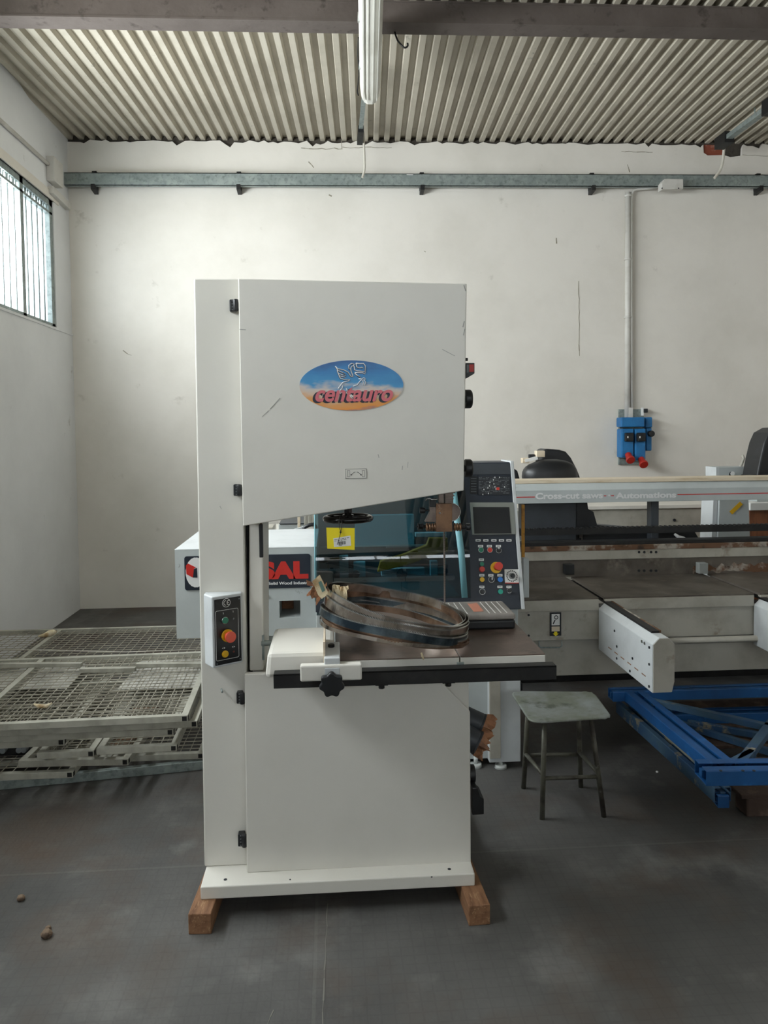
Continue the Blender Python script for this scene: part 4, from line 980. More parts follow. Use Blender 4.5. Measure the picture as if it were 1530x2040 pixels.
# bent pane: steep below, rounded crease, leaning back above
def hood_profile():
    P_ = [(3.700, zg0)]; t0_, t1_ = math.radians(4), math.radians(23); zb0 = CP(800, 1117).z; L = .075
    P_.append((3.700+(zb0-zg0)*math.tan(t0_), zb0)); n = 16
    for i in range(n):
        t = t0_+(t1_-t0_)*(i+.5)/n; y, z = P_[-1]; P_.append((y+math.sin(t)*L/n, z+math.cos(t)*L/n))
    y, z = P_[-1]; P_.append((y+(zg1-z)*math.tan(t1_), zg1)); return P_
HP = hood_profile()
def yh(z):
    for (ya_, za_), (yb__, zb__) in zip(HP, HP[1:]):
        if z <= zb__: return ya_+(yb__-ya_)*(z-za_)/(zb__-za_)
    return HP[-1][0]
def gq(x, z, o=0): return Vector((x, yh(z)-o, z))
def hood_strip(xa0, xb0, xa1, xb1, o, th, name, m, par):
    b = MB(); R = []
    for y, z in HP:
        t = (z-zg0)/(zg1-zg0); xa = xa0+(xa1-xa0)*t; xb = xb0+(xb1-xb0)*t
        R.append([b.v((xa, y-o, z)), b.v((xb, y-o, z)), b.v((xb, y-o+th, z)), b.v((xa, y-o+th, z))])
    for p, q in zip(R, R[1:]):
        b.f([p[0], p[1], q[1], q[0]], 0, True); b.f([p[2], p[3], q[3], q[2]], 0, True); b.f([p[1], p[2], q[2], q[1]], 0, False); b.f([p[3], p[0], q[0], q[3]], 0, False)
    b.f(R[0]); b.f(R[-1][::-1]); return b.build(name, m, par)
b = MB(); R = [[b.v((gx0, y, z)), b.v((gx1, y, z))] for y, z in HP]
for p, q in zip(R, R[1:]): b.f([p[0], p[1], q[1], q[0]], 0, True)
b.build('hood_glass', 'teal_glass', cm)
xsr = gx1
hood_strip(xsr-.045, xsr-.015, xsr-.085, xsr-.05, .003, .002, 'hood_glass_edge', 'interior_teal', cm)
hood_strip(gx0-.004, gx0+.002, gx0-.004, gx0+.002, .002, .010, 'hood_glass_edge', 'interior_teal', cm)
# hood carcass: back, top, sill
zs = CP(800, 1214).z
b = MB(); b.box(gx0, gx1, 4.62, 4.66, zs, zg1); b.box(gx0, gx1, yh(zg1)+.01, yh(zg1)+.05, zg1-.02, zg1+.0); b.build('hood_back', 'interior_dark', cm)
MB().box(gx0+.003, gx1, yh(zg0)+.01, 4.6, zs-.02, zg0-.004).build('hood_bed', 'interior_dark', cm)
MB().hexa([gq(gx0, zs, .004), gq(gx1, zs, .004), gq(gx1, zs, -.04), gq(gx0, zs, -.04)], [gq(gx0, zg0-.001, .004), gq(gx1, zg0-.001, .004), gq(gx1, zg0-.001, -.04), gq(gx0, zg0-.001, -.04)]).build('hood_sill', 'navy_panel', cm)
r0, r1 = PY(785, 1199, 3.69), PY(862, 1199, 3.69)
MB().hexa([gq(r0.x-.2, r0.z-.006, .006), gq(r1.x+.03, r0.z-.006, .006), gq(r1.x+.03, r0.z-.006, .003), gq(r0.x-.2, r0.z-.006, .003)], [gq(r0.x-.2, r0.z+.002, .006), gq(r1.x+.03, r0.z+.002, .006), gq(r1.x+.03, r0.z+.002, .003), gq(r0.x-.2, r0.z+.002, .003)]).build('red_stripe', 'sign_red', cm)
# inside the hood
Yi = 4.3
def pin(x0, y0, x1, y1, m, nm, Ya=Yi, d=.05): return pbox(x0, y0, x1, y1, Ya, Ya+d, nm, m, cm, .002)
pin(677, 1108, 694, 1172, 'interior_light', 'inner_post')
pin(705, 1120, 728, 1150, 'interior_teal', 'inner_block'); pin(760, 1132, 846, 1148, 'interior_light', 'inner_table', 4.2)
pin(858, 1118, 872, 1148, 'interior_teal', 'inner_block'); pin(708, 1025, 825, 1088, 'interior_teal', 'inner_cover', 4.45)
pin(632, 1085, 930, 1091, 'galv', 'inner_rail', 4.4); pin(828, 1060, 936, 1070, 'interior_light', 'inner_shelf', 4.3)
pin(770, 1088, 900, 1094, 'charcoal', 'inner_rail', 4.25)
P_ = [PY(x_, y_, 4.15) for x_, y_ in ((752, 1140), (758, 1118), (800, 1106), (850, 1086), (855, 1072), (935, 1072), (935, 1090), (870, 1104), (815, 1125))]
MB().prism([(p.x, p.z) for p in P_], 4.15, 4.19).build('yellow_blade_cover', 'yellow_arm', cm, bevel=.004)
b = MB()
for x_, y_, r in ((709, 1143, .02), (800, 1143, .03), (726, 1158, .012)): q = PY(x_, y_, 4.18); b.cyl(q, q+Vector((0, -.02, 0)), r, seg=16)
b.build('inner_wheel', 'interior_dark', cm)
# legs under the console
Yl = 3.66
lg = pbox(903, 1290, 976, 1514, 3.70, 4.2, 'console_leg', 'machine_grey')
lg2 = pbox(975, 1290, 1037, 1520, 3.66, 4.1, 'console_leg', 'machine_white')
pbox(976, 1290, 997, 1512, 3.645, 3.66, 'leg_channel', 'machine_cream', lg2, .002)
pbox(1037, 1362, 1041, 1376, 3.7, 3.8, 'leg_knob', 'black_plastic', lg2, .002)
for px, py in ((1000, 1530), (950, 1528)):
    q = PZ(px, py, .012); MB().cyl((q.x, q.y+.03, 0), (q.x, q.y+.03, .018), .030, .028, 22).cyl((q.x, q.y+.03, .018), (q.x, q.y+.03, .05), .01, seg=12).build('levelling_foot', 'foot_white', cm)
b = MB(); b.box(gx0, xr_, 3.76, 4.4, .55, zs-.02); b.build('saw_body', 'machine_grey', cm, bevel=.004)
# yellow rod and small post at the right of the console
a = PY(1041, 1110, 3.95); c = PY(1041, 1005, 3.95); MB().box(a.x-.006, a.x+.010, 3.94, 3.955, a.z, c.z).build('yellow_rod', 'yellow_arm', cm, bevel=.002)
a = PY(1042, 1190, 3.93); c = PY(1053, 1112, 3.93); MB().box(a.x, c.x, 3.92, 3.96, a.z, c.z).build('guard_post', 'machine_grey', cm, bevel=.002)
# work tables with aprons, and lower body
Yt0, Yt1, tz = 3.95, 4.53, PY(1250, 1189, 3.95).z
xe = 4.6
ax = PY(1192, 1250, Yt0).x; ax2 = PY(1501, 1230, Yt0).x
tx0 = xr_+.02
for i, (x0, x1) in enumerate(((tx0, ax+.0), (ax+.035, ax2), (ax2+.035, xe))):
    t = MB().box(x0, x1, Yt0, Yt1, tz-.012, tz).build('work_table', 'worn_steel', cm)
    MB().box(x0, x1, Yt0-.006, Yt0+.02, tz-.066, tz-.008).build('table_edge', 'machine_cream', t, bevel=.002)
z1 = tz-.068; z2 = PY(1100, 1276, Yt0+.01).z
fr = MB().box(xl_+.25, xe, Yt0+.01, Yt0+.04, z2, z1).build('front_panel', 'machine_cream', cm, bevel=.002)
b = MB()
for x, y in ((1053, 1225), (1053, 1266)): q = PY(x, y, Yt0+.01); b.cyl(q, q+Vector((0, -.004, 0)), .006, seg=10)
b.build('bolt', 'ink', fr)
MB().box(xr_-.1, xe, Yt0+.05, Yt1+.1, PY(1200, 1326, Yt0+.2).z, z2+.01).build('lower_body', 'machine_cream', cm, bevel=.003)
MB().box(xr_+.1, xe, 4.9, 5.3, 0, .42).build('dark_base_box', 'black_metal', cm)  # black box on the floor, filling the dark band below the lower body
P_ = [PY(x_, y_, Yt0-.005) for x_, y_ in ((1074, 1276), (1074, 1287), (1078, 1290), (1115, 1290), (1119, 1287), (1119, 1276))]
MB().tube(P_, .004, 8).build('pull_handle', 'galv', cm)
s1 = pbox(1096, 1220, 1118, 1267, Yt0+.002, Yt0+.009, 'warning_plate', 'ink', fr, 0)
sp_ = Yt0+.001
def sbox(x0, y0, x1, y1, m, nm, par=s1, Ya=sp_): return pbox(x0, y0, x1, y1, Ya, Ya+.001, nm, m, par, 0)
sbox(1099, 1223, 1115, 1246, 'label_white', 'plate_print'); sbox(1099, 1248, 1115, 1258, 'pine', 'plate_print')
q = PY(1108, 1230, sp_-.001); MB().torus(q, (0, 1, 0), .009, .002, 20, 6).build('plate_symbol', 'ink', s1)
MB().bar(PY(1106, 1235, sp_-.001), PY(1102, 1243, sp_-.001), .005, .002, upv=(0, 1, 0)).build('plate_symbol', 'ink', s1)
P_ = f1b = [(PY(x_, y_, sp_).x, PY(x_, y_, sp_).z) for x_, y_ in ((1101, 1262), (1107, 1267.5), (1113, 1262), (1110, 1262), (1110, 1258.5), (1104, 1258.5), (1104, 1262))]
MB().prism(P_, sp_-.001, sp_).build('plate_arrow', 'yellow', s1)
# tube rail in front of the lower body
q0, q1 = PY(1345, 1279, 3.90), PY(1600, 1276, 3.90)
MB().cyl((q0.x-.15, 3.92, q0.z), (xe, 3.92, q0.z), .017, seg=14).build('tube_rail', 'machine_cream', cm)
# outfeed arms
def arm(xa, yend, sub=''):
    zt_, zb_ = PY(1250, 1200, Yt0).z+.0, PY(1303, 1381, 3.26).z
    w_ = .102; ch = .03
    prof = [(xa, zb_), (xa+w_-.012, zb_), (xa+w_, zb_+.05), (xa+w_, zt_-ch), (xa+w_-ch, zt_), (xa+ch, zt_), (xa, zt_-ch)]
    ar = MB().prism(prof, yend, Yt0-.002).build('outfeed_arm', 'machine_white', cm, bevel=.003)
    MB().prism([(xa+.004, zb_+.003), (xa+w_-.014, zb_+.003), (xa+w_-.003, zb_+.05), (xa+w_-.003, zt_-ch), (xa+w_-ch, zt_-.003), (xa+ch, zt_-.003), (xa+.004, zt_-ch)], yend-.004, yend).build('arm_end_plate', 'machine_cream', ar)
    b = MB(); b.box(xa+.030, xa+.066, yend+.08, Yt1, zt_, zt_+.010); b.build('conveyor_track', 'black_metal', cm)
    b = MB(); b.box(xa+.066, xa+.074, yend+.08, Yt0, zt_, zt_+.012); b.build('track_guide', 'rusty', ar)
    b = MB()
    for i in range(6): y = yend+.07+i*.085; b.box(xa-.0008, xa+.001, y, y+.045, zb_+.050, zb_+.055)
    b.build('rust_slot', 'timber', ar)
    for y, z in ((yend+.03, zb_+.02), (yend+.03, zb_+.12), (yend+.03, zt_-.05), (yend+.25, zb_+.02), (yend+.42, zb_+.03), (yend+.22, zb_+.09), (yend+.42, zb_+.09), (yend+.45, zb_+.16)): MB().cyl((xa-.004, y, z), (xa+.001, y, z), .006, seg=10).build('bolt', 'ink', ar)
    for y in (yend+.08, yend+.11): MB().cyl((xa-.004, y, zt_-.045), (xa+.001, y, zt_-.045), .007, seg=10).build('bolt', 'chrome', ar)
arm(ax, 3.262); arm(ax2, 3.262)
# carriage of the track at the fence
q = PY(1130, 1140, Yt1-.03); MB().box(q.x-.02, q.x+.035, Yt1-.06, Yt1-.01, q.z-.01, q.z+.05).build('track_stop', 'black_plastic', cm, bevel=.003)
q = PY(1395, 1135, Yt1-.03); MB().box(q.x-.02, q.x+.035, Yt1-.06, Yt1-.01, q.z-.02, q.z+.045).build('track_stop', 'rubber_grey', cm, bevel=.003)
# fence
zf = PY(1250, 1085, Yt1).z; zf2 = PY(1250, 1113, Yt1).z
fn = MB().box(tx0, xe, Yt1, Yt1+.03, tz-.0, zf2).build('fence_plate', 'worn_steel', cm)
MB().box(tx0, xe, Yt1-.008, Yt1+.03, zf2, zf-.03).build('fence_face', 'machine_cream', fn, bevel=.002)
MB().box(tx0, xe, Yt1-.012, Yt1+.06, zf-.03, zf+.0).build('fence_cap', 'rusty', fn, bevel=.002)
MB().box(tx0, xe, Yt1+.0, Yt1+.09, zf, zf+.022).build('fence_rail', 'black_metal', cm, bevel=.002)
b = MB()
for y in (1100, 1137):
    for x in (1273, 1283.5, 1297, 1307): q = PY(x, y, Yt1-.008); b.cyl((q.x, Yt1-.0095, q.z), (q.x, Yt1-.006, q.z), .008, seg=12)
b.build('fence_hole', 'ink', fn)
# rust patches on the fence plate
b = MB(); rnd = random.Random(3)
a, c = PY(1380, 1146, Yt1), PY(1530, 1118, Yt1); n = 30; P_ = []
for i in range(n+1): t = i/n; P_.append((a.x+(c.x+.3-a.x)*t, c.z-.012+rnd.uniform(-.02, .012)))
for i in range(n+1): t = 1-i/n; P_.append((a.x+(c.x+.3-a.x)*t, a.z+.012+rnd.uniform(-.012, .014)))
b.prism(P_, Yt1-.0015, Yt1-.0002); b.build('rust_patch', 'rusty', fn)
# upper beam with lettering
Yb0 = 4.72
a, c = PY(1030, 1000, Yb0), PY(1530, 963, Yb0); bz0, bz1 = PY(1280, 999.5, Yb0).z, PY(1280, 974, Yb0).z; bz2 = PY(1280, 961, Yb0+.02).z
bmx = MB(); bmx.prism([(Yb0, bz0), (Yb0, bz1), (Yb0+.035, bz2), (Yb0+.22, bz2), (Yb0+.22, bz0)], tx0-.03, xe, 'x')
ub = bmx.build('upper_beam', 'machine_grey', cm, bevel=.002)
zr = PY(1280, 986.5, Yb0).z
xt0, xt1 = PY(1067, 986, Yb0).x, PY(1348, 986, Yb0).x
b = MB(); b.box(tx0-.02, xt0-.005, Yb0-.0008, Yb0, zr-.0028, zr+.0028); b.box(xt1+.005, xe, Yb0-.0008, Yb0, zr-.0028, zr+.0028)
xm0, xm1 = PY(1206, 986, Yb0).x, PY(1222, 986, Yb0).x
b.box(xm0-.01, xm0+.006, Yb0-.0008, Yb0, zr-.0028, zr+.0028); b.box(xm1-.016, xm1+.004, Yb0-.0008, Yb0, zr-.0028, zr+.0028)
b.build('red_line', 'sign_red', ub)
bigtext('Cross-cut saws', 1067, 1201, 980, 995, 'logo_white', 'beam_lettering', ub, Yb0-.001, off=.002)
bigtext('Automations', 1226, 1347, 979.5, 993.5, 'logo_white', 'beam_lettering', ub, Yb0-.001, off=.002)
q = PY(1213.5, 987, Yb0); MB().cyl(q+Vector((0, -.0015, 0)), q, .006, seg=12).build('beam_lettering', 'logo_white', ub)
# post, toothed rail, saw carriage cover behind
pbox(1297, 998, 1313, 1080, Yb0+.05, Yb0+.12, 'beam_post', 'charcoal')
zt1, zt0 = PY(1280, 1049, 4.66).z, PY(1280, 1062, 4.66).z
b = MB(); b.box(tx0-.02, xe, 4.65, 4.69, zt0, zt1-.004); x = tx0
while x < xe: b.box(x, x+.012, 4.65, 4.69, zt1-.004, zt1+.002); x += .03
b.build('toothed_rail', 'black_metal', cm)
pbox(1040, 1000, 1148, 1078, 4.8, 4.9, 'saw_cover', 'charcoal')
P_ = [PY(x_, y_, 4.84) for x_, y_ in ((1148, 1078), (1148, 998), (1170, 998), (1172, 1014), (1183, 1020), (1190, 1046), (1260, 1052), (1380, 1052), (1396, 1078))]
MB().prism([(p.x, p.z) for p in P_], 4.84, 4.94).build('carriage', 'black_plastic', cm, bevel=.004)
b = MB()
for x0, y0, x1, y1 in ((1154, 1058, 1158, 1072), (1158, 1060, 1161, 1076)): 
    a, c = PY(x0, y1, 4.82), PY(x1, y0, 4.82); b.box(a.x, c.x, 4.82, 4.84, a.z, c.z)
b.build('carriage_clip', 'chrome', cm)
MB().tube([PY(1344, 1064, 4.82), PY(1352, 1070, 4.82), PY(1362, 1072, 4.82), PY(1372, 1077, 4.82)], [.008, .012, .010, .004], 8).build('white_strap', 'label_white', cm)
pbox(1295, 1068, 1300, 1078, 4.80, 4.83, 'small_bracket', 'pine')
# black hose guard above the beam
Yg2 = 5.05
P_ = [PY(x_, y_, Yg2+.12) for x_, y_ in ((1080, 960), (1080, 900), (1088, 894), (1115, 896), (1128, 900), (1138, 912), (1150, 935), (1158, 956), (1158, 960))]
hg = MB().prism([(p.x, p.z) for p in P_], Yg2+.12, Yg2+.30).build('motor_guard', 'black_plastic', cm, bevel=.012)
c0 = PY(1095, 940, Yg2)
me = bpy.data.meshes.new('motor_cover'); bm = bmesh.new(); bmesh.ops.create_uvsphere(bm, u_segments=28, v_segments=16, radius=1)
for v in bm.verts:
    x_, y_, z_ = v.co; k = 1+.12*(-x_); sgn_ = lambda t, e: math.copysign(abs(t)**e, t)
    v.co = Vector((c0.x+.185*sgn_(x_, .8), Yg2+.11*sgn_(y_, .8), c0.z-.03+.115*sgn_(z_, .75)*(1.0 if x_ > -.3 else .9))) - wloc(cm)
for f in bm.faces: f.smooth = True
bm.to_mesh(me); bm.free(); me.materials.append(MT['black_plastic']); mo = bpy.data.objects.new('motor_cover', me); COL.objects.link(mo); mo.parent = cm
P_ = [PY(x_, y_, Yg2) for x_, y_ in ((1035, 960), (1026, 934), (1022, 932), (1022, 960))]
MB().prism([(p.x, p.z) for p in [PY(x_, y_, Yg2+.1) for x_, y_ in ((1022, 960), (1022, 932), (1031, 938), (1037, 960))]], Yg2+.1, Yg2+.16).build('hose_end', 'black_plastic', cm, bevel=.006)
pbox(1041, 912, 1055, 923, Yg2, Yg2+.05, 'motor_bracket', 'pine'); pbox(1054, 905, 1066, 915, Yg2+.02, Yg2+.05, 'motor_bracket', 'black_plastic')
pbox(1069, 898, 1086, 911, Yg2, Yg2+.06, 'terminal_box', 'pine')
MB().bar(PY(1045, 918, Yg2+.01), PY(1070, 912, Yg2+.01), .03, .02).build('motor_bracket', 'label_white', cm)
# second guard at the right edge
P_ = [PY(x_, y_, 5.1) for x_, y_ in ((1508, 952), (1515, 915), (1523, 882), (1532, 862), (1550, 852), (1600, 850), (1620, 950))]
MB().prism([(p.x, p.z) for p in P_], 5.1, 5.3).build('motor_guard', 'black_plastic', cm, bevel=.01)
pbox(1488, 946, 1515, 950, 5.12, 5.2, 'guard_bracket', 'black_plastic')
# wooden board lying on the beam
zbw = PY(1280, 961, Yb0+.02).z
x0, x1 = PY(1029, 958, Yb0).x, xe-.1
bo = MB(); bo.hexa([(x0, Yb0+.04, bz2+.001), (x1, Yb0+.0, bz2+.001), (x1, Yb0+.2, bz2+.001), (x0, Yb0+.2, bz2+.001)], [(x0, Yb0+.04, bz2+.024), (x1, Yb0+.0, bz2+.024), (x1, Yb0+.2, bz2+.024), (x0, Yb0+.2, bz2+.024)])
bo = bo.build('wooden_board', 'pine', None, bevel=.002, loc=(2.2, Yb0+.1, bz2)); tag(bo, 'long pale wooden board lying along the top of the lettered beam', 'board')

# upright stand with yellow tape behind the beam
us_ = thing('machine_upright', PY(1460, 1075, 5.4), 'grey steel upright with a yellow sticker standing behind the lettered beam', 'machine stand')
a, c = PY(1433, 930, 5.4), PY(1490, 960, 5.4)
zz0 = 0
t0, t1 = PY(1427, 930, 5.4), PY(1491, 930, 5.4)
hd = MB(); hd.box(PY(1433, 930, 5.4).x, t1.x, 5.4, 5.55, PY(1460, 975, 5.4).z, t1.z); hd.build('head_plate', 'machine_grey', us_, bevel=.003)
MB().box(PY(1427, 930, 5.4).x, PY(1433, 930, 5.4).x, 5.4, 5.56, PY(1460, 975, 5.4).z, t1.z).build('side_strip', 'machine_white', us_)
q = PY(1459, 945, 5.39); MB().cyl((q.x, 5.396, q.z), (q.x, 5.4, q.z), .02, seg=20).build('hole', 'ink', us_); MB().cyl((q.x+.004, 5.392, q.z+.005), (q.x+.004, 5.397, q.z+.005), .016, seg=20).build('hole_light', 'label_white', us_)
x0, x1 = PY(1434, 1010, 5.4).x, PY(1493, 1010, 5.4).x
MB().hexa([(x0-.04, 5.4, 0), (x1+.05, 5.4, 0), (x1+.05, 5.6, 0), (x0-.04, 5.6, 0)], [(x0, 5.4, PY(1460, 976, 5.4).z), (x1-.01, 5.4, PY(1460, 976, 5.4).z), (x1-.01, 5.6, PY(1460, 976, 5.4).z), (x0, 5.6, PY(1460, 976, 5.4).z)]).build('column', 'machine_grey', us_, bevel=.003)
MB().hexa([(x0-.08, 5.42, 0), (x0-.045, 5.42, 0), (x0-.045, 5.6, 0), (x0-.08, 5.6, 0)], [(x0-.035, 5.42, 1.2), (x0-.004, 5.42, 1.2), (x0-.004, 5.6, 1.2), (x0-.035, 5.6, 1.2)]).build('side_strip', 'machine_white', us_)
MB().bar(PY(1456, 1022, 5.39), PY(1477, 1002, 5.39), .03, .002, upv=(0, 1, 0)).build('yellow_sticker', 'yellow_btn', us_)
MB().tube([PY(1475, 931, 5.45), PY(1482, 913, 5.45), PY(1479, 907, 5.45)], .01, 8).build('rod', 'machine_cream', us_)
# low pale cabinet behind and brown counter
lcab = thing('low_cabinet', PY(1300, 1010, 6.3), 'long low cream cabinet standing against the back wall behind the saw line', 'cabinet')
a, c = PY(1150, 1011, 6.3), PY(1425, 1011, 6.3)
MB().box(a.x-1.6, c.x, 6.3, 6.8, 0, a.z-.02).build('body', 'machine_cream', lcab, bevel=.004); MB().box(a.x-1.6, c.x+.01, 6.28, 6.82, a.z-.02, a.z+.01).build('top', 'plaster', lcab, bevel=.003)
q = PY(1343, 1036, 6.3); MB().cyl((q.x, 6.29, q.z), (q.x, 6.3, q.z), .012, seg=12).build('knob', 'ink', lcab)
bc = thing('wooden_desk', PY(1520, 1060, 5.9), 'brown wooden desk with a white top at the right edge behind the saw line', 'desk')
a = PY(1494, 1016, 5.9)
MB().box(a.x, a.x+1.0, 5.9, 6.25, 0, a.z).build('desk_front', 'wood_panel', bc, bevel=.003); MB().box(a.x-.02, a.x+1.0, 5.86, 6.26, a.z, a.z+.06).build('desk_top', 'label_white', bc, bevel=.004)
q = PY(1515, 1002, 5.95); MB().box(q.x-.03, q.x+.5, 5.95, 6.2, a.z+.06, a.z+.12).build('desk_tray', 'machine_grey', bc, bevel=.004)
# bits seen through the throat of the band saw: a pale machine, hose
sm = thing('pale_machine', PY(585, 1062, 5.2), 'pale grey machine seen through the throat of the band saw', 'machine')
def pb2(x0, y0, x1, y1, Ya, Yb, nm, m): a, c = PY(x0, y1, Ya), PY(x1, y0, Ya); return MB().box(a.x, c.x, Ya, Yb, a.z, c.z).build(nm, m, sm, bevel=.003)
a, c = PY(556, 1100, 5.2), PY(606, 1044, 5.2); MB().box(a.x, c.x, 5.2, 5.6, 0, c.z).build('body', 'machine_grey', sm, bevel=.004); pb2(556, 1042, 606, 1044.5, 5.19, 5.6, 'lid', 'charcoal')
a, c = PY(524, 1100, 5.3), PY(543, 1051, 5.3); MB().box(a.x, c.x, 5.3, 5.5, 0, c.z).build('side_box', 'machine_cream', sm, bevel=.004)
MB().cyl((c.x+.05, 5.35, 0), (c.x+.05, 5.35, c.z+.02), .03, seg=16).build('motor', 'machine_cream', sm)
pb2(593, 1022, 598, 1056, 5.1, 5.14, 'post', 'pine')
for x in (606, 614, 621): pb2(x, 1020, x+6, 1050, 5.05, 5.1, 'post', 'machine_cream')
MB().bar(PY(570, 1061, 5.0), PY(606, 1050, 5.0), .03, .012).build('sloped_lid', 'machine_white', sm)
ch_ = tag(MB().tube([PY(598, 1064, 4.75), PY(608, 1050, 4.75), PY(616, 1046, 4.75), PY(626, 1044, 4.75), PY(629, 1050, 4.75), PY(628, 1064, 4.75)], .012, 10).build('black_hose', 'black_plastic', None, loc=PY(610, 1064, 4.75)), 'black curved hose end beside the teal hood, seen through the band saw', 'hose')
# ------------------------------------------------------------------ metal stool
so = thing('metal_stool', (1.0, 3.3, 0), 'worn grey metal stool with square sheet seat and tube legs beside the saw line', 'stool')
zs_ = .44
cs = [PZ(x_, y_, zs_) for x_, y_ in ((1017, 1378), (1181, 1378), (1220, 1430), (1058, 1440))]
# seat outline with rounded corners, slightly dished
out = []
for i in range(4):
    p, q, r = cs[i-1], cs[i], cs[(i+1) % 4]; d1 = (p-q).normalized()*.05; d2 = (r-q).normalized()*.05
    for k in range(6):
        t = k/5; out.append(((q+d1)*(1-t)**2 + q*2*t*(1-t) + (q+d2)*t*t))
b = MB(); cen = sum(out, Vector())/len(out); R_ = []
for s_, dz in ((1, -.004), (1, 0), (.97, .002), (.6, -.004), (.25, -.007)):
    R_.append([b.v(cen+(p-cen)*s_+Vector((0, 0, dz+.004*math.sin(3*i)*(s_ > .9)*.5))) for i, p in enumerate(out)])
for u_, v_ in zip(R_, R_[1:]):
    for i in range(len(out)): b.f([u_[i], u_[(i+1) % len(out)], v_[(i+1) % len(out)], v_[i]], 0, True)
b.f(R_[-1]); b.build('seat', 'stool_top', so, solid=.003)
feet = [Vector((.868, 3.449, 0)), Vector((.876, 3.162, 0)), Vector((1.145, 3.159, 0)), Vector((1.135, 3.435, 0))]
tops = [PZ(1052, 1410, zs_-.01), PZ(1085, 1432, zs_-.01), PZ(1177, 1430, zs_-.01), PZ(1152, 1408, zs_-.01)]
for f_, t_ in zip(feet, tops): MB().tube([f_+Vector((0, 0, .0)), f_.lerp(t_, .5), t_], .011, 12).build('leg', 'stool_tube', so)
def lp(i, z): return feet[i].lerp(tops[i], z/(zs_-.01))
for i, j, z in ((0, 1, .19), (1, 2, .175), (2, 3, .19), (3, 0, .18)):
    MB().tube([lp(i, z), lp(j, z)], .009, 10).build('stretcher', 'stool_tube', so)
MB().box(cen.x-.11, cen.x+.11, cen.y-.10, cen.y+.10, zs_-.022, zs_-.012).build('seat_support', 'stool_tube', so)

# ------------------------------------------------------------------ stacked mesh fence panels
def fence_panel(corner, w_, d, rz, lab, seg=(), sheet=None, th=.03, cell=.045, legs_=0):
    """corner = near right corner on the frame's top; the panel runs left by w_ and away by d"""
    t = thing('mesh_panel', corner, lab, 'fence panel', 'stacked mesh fence panels', rz)
    b = MB(); T = th
    b.box(-w_, 0, 0, T, -T, 0); b.box(-w_, 0, d-T, d, -T, 0); b.box(-T, 0, T, d-T, -T, 0); b.box(-w_, -w_+T, T, d-T, -T, 0)
    for s_ in seg: b.box(-s_-T/2, -s_+T/2, T, d-T, -T, 0)
    b.build('frame', 'fence_paint', t, bevel=.002, local=True)
    b = MB(); y = T
    n = int((w_-2*T)/cell); r = .0017
    for i in range(1, n): x = -w_+T+i*(w_-2*T)/n; b.box(x-r, x+r, T*.5, d-T*.5, -.010-r, -.010+r)
    n = int((d-2*T)/cell)
    for i in range(1, n): y = T+i*(d-2*T)/n; b.box(-w_+T*.5, -T*.5, y-r, y+r, -.010+r, -.010+3*r)
    b.build('wire_mesh', 'wire_paint', t, local=True)
    b = MB(); b.box(-T+.005, -.005, -.0008, .0, -T+.005, -.005); b.box(-.0002, .0008, .005, T-.005, -T+.005, -.005); b.build('tube_opening', 'dark_gap', t, local=True)
    if sheet:
        for x0, x1, y0, y1 in sheet: MB().box(x0, x1, y0, y1, -.020, -.016).build('backing_sheet', 'grey_sheet', t, local=True)
    return t
def fp(px, py, z, w_, d, rz, lab, **k): return fence_panel(PZ(px, py, z), w_, d, rz, lab, **k)
fp(374, 1425, .40, 2.6, 1.02, .035, 'topmost grey wire mesh fence panel of the stack beside the band saw', seg=(.95,))
fp(393, 1436, .360, 2.6, .95, .03, 'second mesh fence panel of the stack, its corner showing right of the topmost', cell=.13)
rp = fence_panel(PZ(430, 1330, .325)+Vector((0, 0, 0)), 2.9, 1.0, 0.0, 'rear wire mesh fence panel of the stack, reaching back towards the corner', seg=(1.2,), cell=.05)
fp(345, 1452, .325, 2.4, .72, .005, 'mesh fence panel mid-stack whose bar end shows below the topmost panel')
fp(128, 1472, .285, 1.8, .9, .05, 'short mesh fence panel ending far left in the middle of the stack', cell=.06)
fp(352, 1484, .25, .355, .85, .02, 'narrow mesh fence panel in the stack reaching towards the band saw', seg=())
fp(187, 1495, .235, .25, .85, .02, 'small mesh fence panel low in the stack left of the narrow one', cell=.06)
fp(255, 1512, .175, .5, .8, -.05, 'tilted mesh fence panel low in the stack with dark bar end', cell=.06)
fp(145, 1537, .125, 1.9, .9, .0, 'lowest mesh fence panel at the front left of the stack', cell=.05)
bp_ = fp(405, 1500, .085, 2.6, 1.1, .0, 'bottom mesh fence panel of the stack lying on the floor')
# grey sheets lying inside the stack, long bluish rail at the bottom front
def sheet(pxs, z, nm, m, lab, cat, th=.003):
    P_ = [PZ(x_, y_, z) for x_, y_ in pxs]; o = MB().hexa([p-Vector((0, 0, th)) for p in P_], P_).build(nm, m, None, loc=P_[0]); return tag(o, lab, cat)
sheet([(-200, 1374), (132, 1372), (172, 1326), (160, 1310), (-200, 1310)][:4], .3690, 'grey_sheet', 'grey_sheet', 'pale grey sheet inside the stack of mesh panels at the far left', 'sheet')
sheet([(234, 1373), (392, 1369), (404, 1309), (285, 1312)], .3690, 'grey_sheet', 'grey_sheet', 'pale grey sheet inside the stack of mesh panels next to the band saw', 'sheet')
P0, P1 = PZ(-150, 1577, .0235), PZ(420, 1521, .0235)
lr = MB().bar(P0, P1, .03, .045).build('steel_rail', 'galv', None, bevel=.003, loc=P0);  tag(lr, 'long bluish steel rail lying on the floor in front of the mesh panels', 'steel rail')
P0, P1 = PZ(-100, 1326, .41), PZ(163, 1324, .41)
tag(MB().bar(P0, P1, .032, .02).build('steel_bar', 'fence_paint', None, loc=P0), 'pale steel bar lying on the mesh panels at the far left', 'steel bar')
